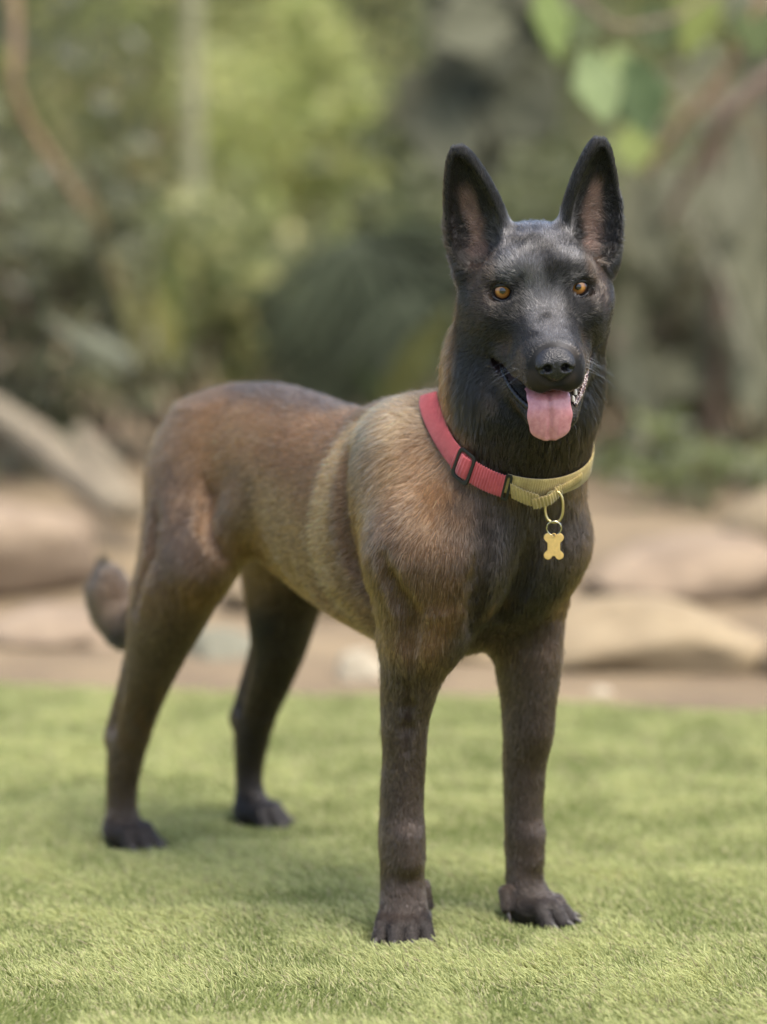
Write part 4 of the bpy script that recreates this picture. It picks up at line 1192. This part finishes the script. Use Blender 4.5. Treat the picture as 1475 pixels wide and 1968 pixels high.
shrub('shrub', (.78, 7.9, .12), (.26, .2, .13), 500, .050, 'mid', 147, 'low green plant just right of the dog\'s chest', mix=('grey', .3), stems=3)
shrub('shrub', (-1.2, 7.6, .14), (.3, .25, .16), 500, .050, 'mid', 148, 'low green tuft beside the fallen logs', mix=('dark', .3), stems=3)
shrub('shrub', (*wpt(330, 640, 9.2)[:2], .40), (.26, .2, .30), 1300, .060, 'mid', 149, 'yellowish bush hiding the foot of the pale cane', mix=('yellow', .2))
shrub('shrub', (*wpt(930, 250, 10.2)[:2], .85), (.42, .25, .50), 2200, .075, 'mid', 150, 'olive bush standing behind the plant with big dark hanging leaves', mix=('dark', .5), clumps=40)
shrub('shrub', (*wpt(1330, 700, 9.9)[:2], .45), (.36, .25, .45), 1800, .070, 'rust', 151, 'brownish olive bush behind the palm at the right', mix=('mid', .4), clumps=36)
for i in range(4):
    for sd, nm in ((-1, 'left'), (1, 'right')):
        x = sd * (3.1 + .95 * i); y = 12.6 + 1.1 * (i % 2)
        shrub('shrub', (x, y, .85 + .55 * float(ground_z(np.array([x]), np.array([y]))[0])), (.7, .5, 1.0), 1500, .095, ('mid', 'dark', 'light')[i % 3], 200 + i + 10 * sd, 'far bank shrub past the %s edge of the picture, %s outward' % (nm, ('first', 'second', 'third', 'fourth')[i]), group='shrubs on the far bank', mix=('light', .2), clumps=36)
# cane
cr0 = empty('cane', (*wpt(372, 1000, 9.8)[:2], 0)); tag(cr0, 'tall straight pale cane standing left of centre', 'cane')
cb = wpt(378, 640, 9.8); ct = np.array((cb[0] - .015, 9.8, 2.2)); base = np.array(cr0.location)
for i in range(7):
    a_ = np.array((cb[0], 9.8, 0)) + (ct - np.array((cb[0], 9.8, 0))) * i / 7 - base; b_ = np.array((cb[0], 9.8, 0)) + (ct - np.array((cb[0], 9.8, 0))) * (i + 1) / 7 - base
    vs, fs = tube([a_, a_ * .97 + b_ * .03, a_ * .05 + b_ * .95, b_], [.031, .026, .026, .029], 12)
    mesh_obj('segment', vs, fs, m_cane, cr0)
stick('woody_vine', [wpt(28, -60, 7.2), wpt(40, 60, 7.2), wpt(30, 160, 7.2), wpt(60, 240, 7.25), wpt(110, 310, 7.3), wpt(165, 400, 7.4)], [.011, .011, .010, .010, .009, .008], m_vine, 'thin reddish brown vine hanging down in the upper left corner', 'vine', .1, 5)
stick('bare_branch', [wpt(1480, -40, 7.0), wpt(1425, 60, 7.0), wpt(1385, 150, 7.0), wpt(1300, 240, 7.1), wpt(1240, 330, 7.2)], [.012, .011, .012, .010, .006], m_vine, 'crooked grey brown branch in the upper right corner', 'branch', .1, 6)
stick('bare_branch', [wpt(1500, 130, 7.8), wpt(1400, 210, 7.8), wpt(1330, 330, 7.9), wpt(1280, 420, 8.0)], [.022, .02, .016, .010], m_bark, 'darker reddish branch crossing below the crooked one at the right', 'branch', .1, 7)
stick('bare_branch', [wpt(1255, 300, 8.3), wpt(1330, 420, 8.2), wpt(1400, 560, 8.1), wpt(1440, 700, 8.0)], [.005, .007, .008, .009], m_stem, 'straight pale stem slanting down to the right of the dog\'s head', 'branch', .1, 8)
stick('bare_branch', [wpt(1180, 640, 8.6), wpt(1230, 780, 8.5), wpt(1250, 960, 8.4)], [.012, .016, .02], m_bark, 'upright brown stem behind the dog\'s throat on the right', 'branch', .1, 9)

# ---- big leaves, each its own piece
def big_leaf(name, base, tip, width, normal, col, parent, heart=True, curl=.12, rib=.06):
    base = np.array(base, float); tip = np.array(tip, float); d = tip - base; L = np.linalg.norm(d); d /= L
    nrm = np.array(normal, float); nrm -= d * (nrm @ d); nrm /= np.linalg.norm(nrm); s = np.cross(nrm, d)
    vs, fs, cs = [], [], []; nu, nv = 14, 8
    for i in range(nu + 1):
        t = i / nu
        w = (math.sin(math.pi * min(t / .62, 1.0) * .5) ** .6 if t < .31 else math.cos(math.pi * .5 * (t - .31) / .69) ** 1.1) if heart else math.sin(math.pi * t ** .8) ** .9
        w = max(w, 0.0) * width / 2 + .0006
        for j in range(nv + 1):
            u = j / nv * 2 - 1
            back = -.16 * L * (abs(u) ** 1.5) * max(0, 1 - t / .3) if heart else 0
            p = base + d * (L * t + back) + s * u * w + nrm * (rib * width * abs(u) - curl * L * (t - .3) ** 2 + .012 * L * math.sin(t * 17) * abs(u))
            vs.append(p); f = 1.15 if abs(u) < .05 else 1.0; cs.append(np.array(col) * f)
    for i in range(nu):
        for j in range(nv): fs.append((i * (nv + 1) + j, i * (nv + 1) + j + 1, (i + 1) * (nv + 1) + j + 1, (i + 1) * (nv + 1) + j))
    o = mesh_obj(name, vs, fs, m_leaf, None); set_leaf_col(o, np.array(cs))
    if parent is not None:
        o.parent = parent; o.matrix_parent_inverse = parent.matrix_world.inverted() if False else Matrix.Translation(-Vector(parent.location))
    md = o.modifiers.new('thickness', 'SOLIDIFY'); md.thickness = .0012
    return o
vine = empty('heart_leaved_vine', tuple(wpt(1150, 40, 6.4))); tag(vine, 'vine with large heart shaped pale green leaves hanging above the right ear', 'vine')
vs, fs = tube([wpt(1000, -120, 6.5) - np.array(vine.location), wpt(1085, -30, 6.45) - np.array(vine.location), wpt(1170, 60, 6.4) - np.array(vine.location), wpt(1300, 40, 6.5) - np.array(vine.location), wpt(1420, -60, 6.6) - np.array(vine.location)], [.006, .006, .006, .005, .004], 8)
mesh_obj('stem', vs, fs, m_bark, vine)
for (bx, by, tx, ty, d_, w_, col, nr) in [
    (1125, 115, 1168, 242, 6.3, .105, (.30, .37, .17), (.3, -1, .55)), (1215, 130, 1245, 265, 6.6, .125, (.15, .21, .09), (-.2, -1, .4)), (1040, -25, 1075, 125, 6.6, .09, (.26, .33, .11), (.5, -1, .4)),
    (1345, -20, 1320, 115, 6.9, .11, (.30, .34, .10), (-.3, -1, .5)), (1440, 20, 1455, 120, 7.0, .12, (.13, .17, .06), (.2, -1, .4)), (1215, 250, 1215, 330, 7.4, .11, (.28, .33, .10), (.1, -1, .9)),
    (1130, 30, 1090, 90, 6.8, .08, (.12, .15, .06), (.2, -1, .3)), (1250, 20, 1270, 110, 6.9, .10, (.10, .13, .05), (0, -1, .3)), (1190, 100, 1170, 150, 6.7, .06, (.24, .30, .11), (0, -1, .4))]:
    big_leaf('leaf', wpt(bx, by, d_), wpt(tx, ty, d_ - .05), w_, nr, col, vine)
plant = empty('broad_leaved_plant', tuple(wpt(900, 900, 8.2)[:2]) + (0.0,)); tag(plant, 'plant with big dark hanging leaves behind the dog\'s ears', 'plant')
vs, fs = tube([(0, 0, 0), (.02, 0, .5), (-.02, 0, 1.0), (.0, 0, 1.35)], [.03, .028, .022, .012], 10); mesh_obj('stem', vs, fs, m_bark, plant)
rs = np.random.RandomState(9)
for i in range(30):
    an = R(rs.uniform(165, 372)); ln = rs.uniform(110, 190); bx = 910 + rs.uniform(-90, 90); by = rs.uniform(-90, 230)
    d_ = 7.9 + rs.rand() * .6
    big_leaf('leaf', wpt(bx, by, d_), wpt(bx + ln * math.cos(an) * .8, by - ln * math.sin(an) * .9 + 40, d_ - .12), rs.uniform(.14, .20), (rs.uniform(-.4, .4), -1, .35), np.array((.155, .158, .098)) * rs.uniform(.8, 1.2), plant, heart=True)
plant2 = empty('broad_leaved_plant', tuple(wpt(1370, 900, 8.6)[:2]) + (0.0,)); tag(plant2, 'plant with big drooping olive leaves at the right edge below the branches', 'plant')
vs, fs = tube([(0, 0, 0), (.02, 0, .4), (.0, 0, .8), (.02, 0, 1.0)], [.025, .022, .018, .010], 10); mesh_obj('stem', vs, fs, m_bark, plant2)
for i in range(22):
    an = R(rs.uniform(190, 350)); ln = rs.uniform(110, 180); bx = 1330 + rs.uniform(-130, 140); by = rs.uniform(250, 720); d_ = 8.3 + rs.rand() * .6
    big_leaf('leaf', wpt(bx, by, d_), wpt(bx + ln * math.cos(an) * .6, by - ln * math.sin(an) + 30, d_ - .12), rs.uniform(.10, .15), (rs.uniform(-.4, .4), -1, .35), np.array((.20, .20, .125)) * rs.uniform(.85, 1.25), plant2, heart=True)
# fan palm: leaflets are pieces of each frond
def fan(root, hub, r_, a0, a1, n, col, seed, tiltn):
    rs = np.random.RandomState(seed); vs, fs, cs = [], [], []
    hub = np.array(hub) - np.array(root.location)
    for i in range(n):
        an = R(a0 + (a1 - a0) * (i + .5) / n + rs.normal() * 1.5); ln = r_ * rs.uniform(.85, 1.08)
        d = np.array((math.cos(an), -.25 + .1 * rs.rand(), math.sin(an))); d /= np.linalg.norm(d); s = np.cross(d, (0, -1, 0)); s /= np.linalg.norm(s); nn = np.cross(s, d)
        c_ = np.array(col) * rs.uniform(.65, 1.4); k0 = len(vs); m = 6
        for q in range(m + 1):
            t = q / m; w = ln * .055 * (math.sin(math.pi * (t * .9 + .05)) ** .6) * (1 - .5 * t); p = hub + d * ln * t + np.array((0, 0, -.18 * ln * t * t))
            vs += [p - s * w, p + nn * w * .4, p + s * w]; cs += [c_] * 3
        for q in range(m):
            a_ = k0 + q * 3; fs += [(a_, a_ + 1, a_ + 4, a_ + 3), (a_ + 1, a_ + 2, a_ + 5, a_ + 4)]
    o = mesh_obj('frond', vs, fs, m_leaf, root); set_leaf_col(o, np.array(cs))
    md = o.modifiers.new('thickness', 'SOLIDIFY'); md.thickness = .0012
def palm(loc, hubs, col, label, seed):
    root = empty('fan_palm', (loc[0], loc[1], 0)); tag(root, label, 'palm', 'fan palms behind the dog')
    for i, (hx, hy, d_, r_, a0, a1) in enumerate(hubs):
        h_ = wpt(hx, hy, d_)
        fan(root, h_, r_, a0, a1, 22, col, seed + i, 0)
        vs, fs = tube([(0, 0, 0), ((h_[0] - loc[0]) * .4, (h_[1] - loc[1]) * .4, h_[2] * .65), h_ - np.array((loc[0], loc[1], 0))], [.012, .009, .006], 7)
        mesh_obj('leaf_stalk', vs, fs, m_bark, root)
palm((.05, 9.3), [(690, 450, 9.0, .34, -160, 20), (600, 560, 9.2, .30, -190, 0), (790, 560, 8.9, .32, -150, 30), (680, 640, 9.0, .28, -170, -10)], (.105, .125, .075), 'dark fan palm with drooping leaflets left of the dog\'s head', 40)
palm((.80, 9.4), [(1260, 470, 9.2, .34, -170, 10), (1180, 600, 9.3, .30, -180, 0), (1350, 640, 9.1, .32, -190, -10), (1430, 480, 9.5, .30, -160, 20)], (.14, .150, .090), 'fan palm with drooping leaflets right of the dog\'s head', 60)
# strap leaved plants with yellowish blades
def strap_plant(loc, blades_, label):
    root = empty('strap_leaved_plant', (loc[0], loc[1], 0)); tag(root, label, 'plant', 'strap leaved plants')
    for (bx, by, tx, ty, d_, w_, col) in blades_:
        big_leaf('leaf', wpt(bx, by, d_), wpt(tx, ty, d_ - .1), w_, (.3, -1, .3), col, root, heart=False, curl=.25, rib=.15)
strap_plant((.13, 8.0), [(730, 800, 870, 585, 8.0, .09, (.22, .23, .085)), (745, 800, 800, 640, 8.1, .06, (.20, .21, .07)), (760, 800, 690, 700, 8.2, .05, (.10, .13, .05))], 'plant with yellow green strap leaves rising behind the dog\'s neck')
strap_plant((-.62, 8.3), [(330, 700, 300, 540, 8.3, .06, (.46, .45, .18)), (290, 720, 220, 480, 8.4, .05, (.34, .33, .15)), (330, 720, 340, 480, 8.6, .05, (.26, .30, .10)), (270, 700, 150, 620, 8.2, .03, (.42, .44, .33)), (240, 720, 90, 600, 8.2, .035, (.36, .38, .28)), (160, 330, 105, 190, 8.0, .04, (.34, .33, .16)), (200, 455, 165, 340, 8.0, .03, (.36, .31, .17)), (240, 570, 205, 480, 8.0, .03, (.36, .32, .18))], 'plant with pale yellow strap leaves on the left below the cane')
print('garden', round(time.time() - T0, 1))
